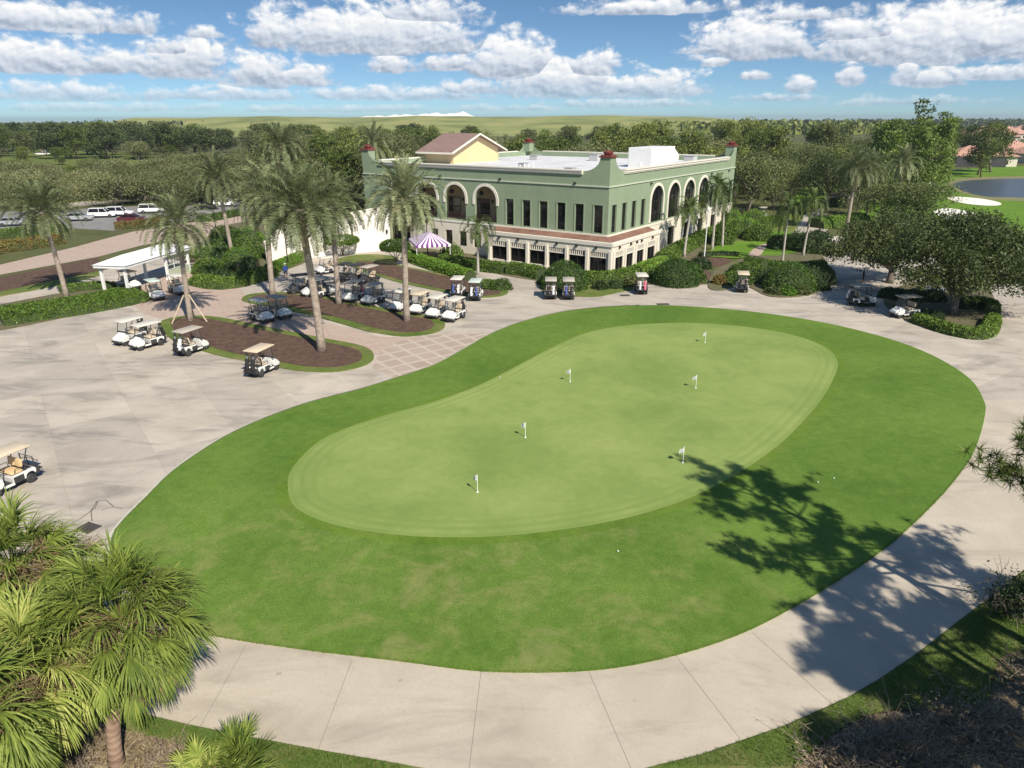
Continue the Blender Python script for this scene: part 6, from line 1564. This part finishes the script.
# scattered fair weather clouds over the rest of the sky
rest = t.math('SUBTRACT', t.math('MULTIPLY', t.noise(P0, .06, 3, .5), 2.0), 1.62)
front = t.math('MULTIPLY', t.step(t.math('ABSOLUTE', az), 40, 48), 1.0)
upper = t.step(el, 9.5, 14)
F = t.math('MAXIMUM', F, t.math('SUBTRACT', rest, t.math('SUBTRACT', 1, t.math('MAXIMUM', front, upper))))
dens = t.math('ADD', F, t.math('MULTIPLY', n0, 1.35))
alpha = t.step(dens, -.12, .42)
lit = t.math('ADD', .5, t.math('MULTIPLY', t.math('SUBTRACT', n0, n1), 1.5))
hv = t.math('MINIMUM', t.math('MAXIMUM', HV, 0), 1)
tone = t.math('ADD', t.math('MULTIPLY', lit, .62), t.math('MULTIPLY', t.step(hv, -.05, .7), .55))
cloud = t.ramp(tone, (.14, 1), (.52, 1), (.98, 1))
# ramps clamp at one, so scale afterwards
rp = [n for n in t.n if n.type == 'VALTORGB'][-1]
for e_, c_ in zip(rp.color_ramp.elements, ((.36,.43,.54,1),(.66,.72,.81,1),(1,1,.99,1))): e_.color = c_
vs_ = t.node('ShaderNodeVectorMath', operation='SCALE'); t.l.new(cloud, vs_.inputs[0]); vs_.inputs['Scale'].default_value = CLOUD_GAIN
# low clouds thin out towards the horizon
thin = t.math('MULTIPLY', alpha, t.math('ADD', .35, t.math('MULTIPLY', t.step(el, .2, 3.2), .65)))
skyc = t.node('ShaderNodeVectorMath', operation='MULTIPLY'); t.l.new(sky.outputs[0], skyc.inputs[0]); skyc.inputs[1].default_value = SKY_TINT
t.l.new(t.mix(thin, skyc.outputs[0], vs_.outputs[0]), bg.inputs[0]); bg.inputs[1].default_value = SKY_STRENGTH
L = bpy.data.lights.new('sun', 'SUN'); L.energy = 5.0; L.angle = math.radians(.53); L.color = (1, .925, .80)
lo = bpy.data.objects.new('sun', L); COL.objects.link(lo)
sd = Vector((math.sin(SUN_AZ)*math.cos(SUN_EL), math.cos(SUN_AZ)*math.cos(SUN_EL), math.sin(SUN_EL)))
lo.rotation_euler = sd.to_track_quat('Z', 'Y').to_euler(); lo.location = sd*60
cam = bpy.data.cameras.new('camera'); co = bpy.data.objects.new('camera', cam); COL.objects.link(co); S.camera = co
cam.sensor_fit = 'HORIZONTAL'; cam.sensor_width = 36; cam.lens = FOC/1024*36; cam.clip_end = 20000; cam.clip_start = .1
fw = Vector((0, CP, -SP)); rt = Vector((1,0,0)); up = rt.cross(fw)
# roll: the picture is turned by ROLL about the view axis
cr_, sr_ = math.cos(ROLL), math.sin(ROLL); r2 = rt*cr_+up*sr_; u2 = up*cr_-rt*sr_
co.matrix_world = Matrix(((r2.x,u2.x,-fw.x,0),(r2.y,u2.y,-fw.y,0),(r2.z,u2.z,-fw.z,H),(0,0,0,1)))
S.view_settings.view_transform = 'Standard'; S.view_settings.look = 'None'; S.view_settings.exposure = .32; S.view_settings.gamma = 1
S.render.engine = 'CYCLES'; S.cycles.max_bounces = 4; S.cycles.diffuse_bounces = 2; S.cycles.glossy_bounces = 2; S.cycles.transmission_bounces = 2; S.cycles.transparent_max_bounces = 8
try: S.cycles.use_denoising = True
except Exception: pass
# any kind that was not planted leaves the scene
for o in list(bpy.data.objects):
    if o.parent is None and o.type == 'EMPTY' and 'label' not in o.keys():
        for c in list(o.children_recursive): bpy.data.objects.remove(c)
        bpy.data.objects.remove(o)
for o in list(bpy.data.objects):
    if o.parent is None and o.type == 'MESH' and 'label' not in o.keys() and 'kind' not in o.keys(): bpy.data.objects.remove(o)
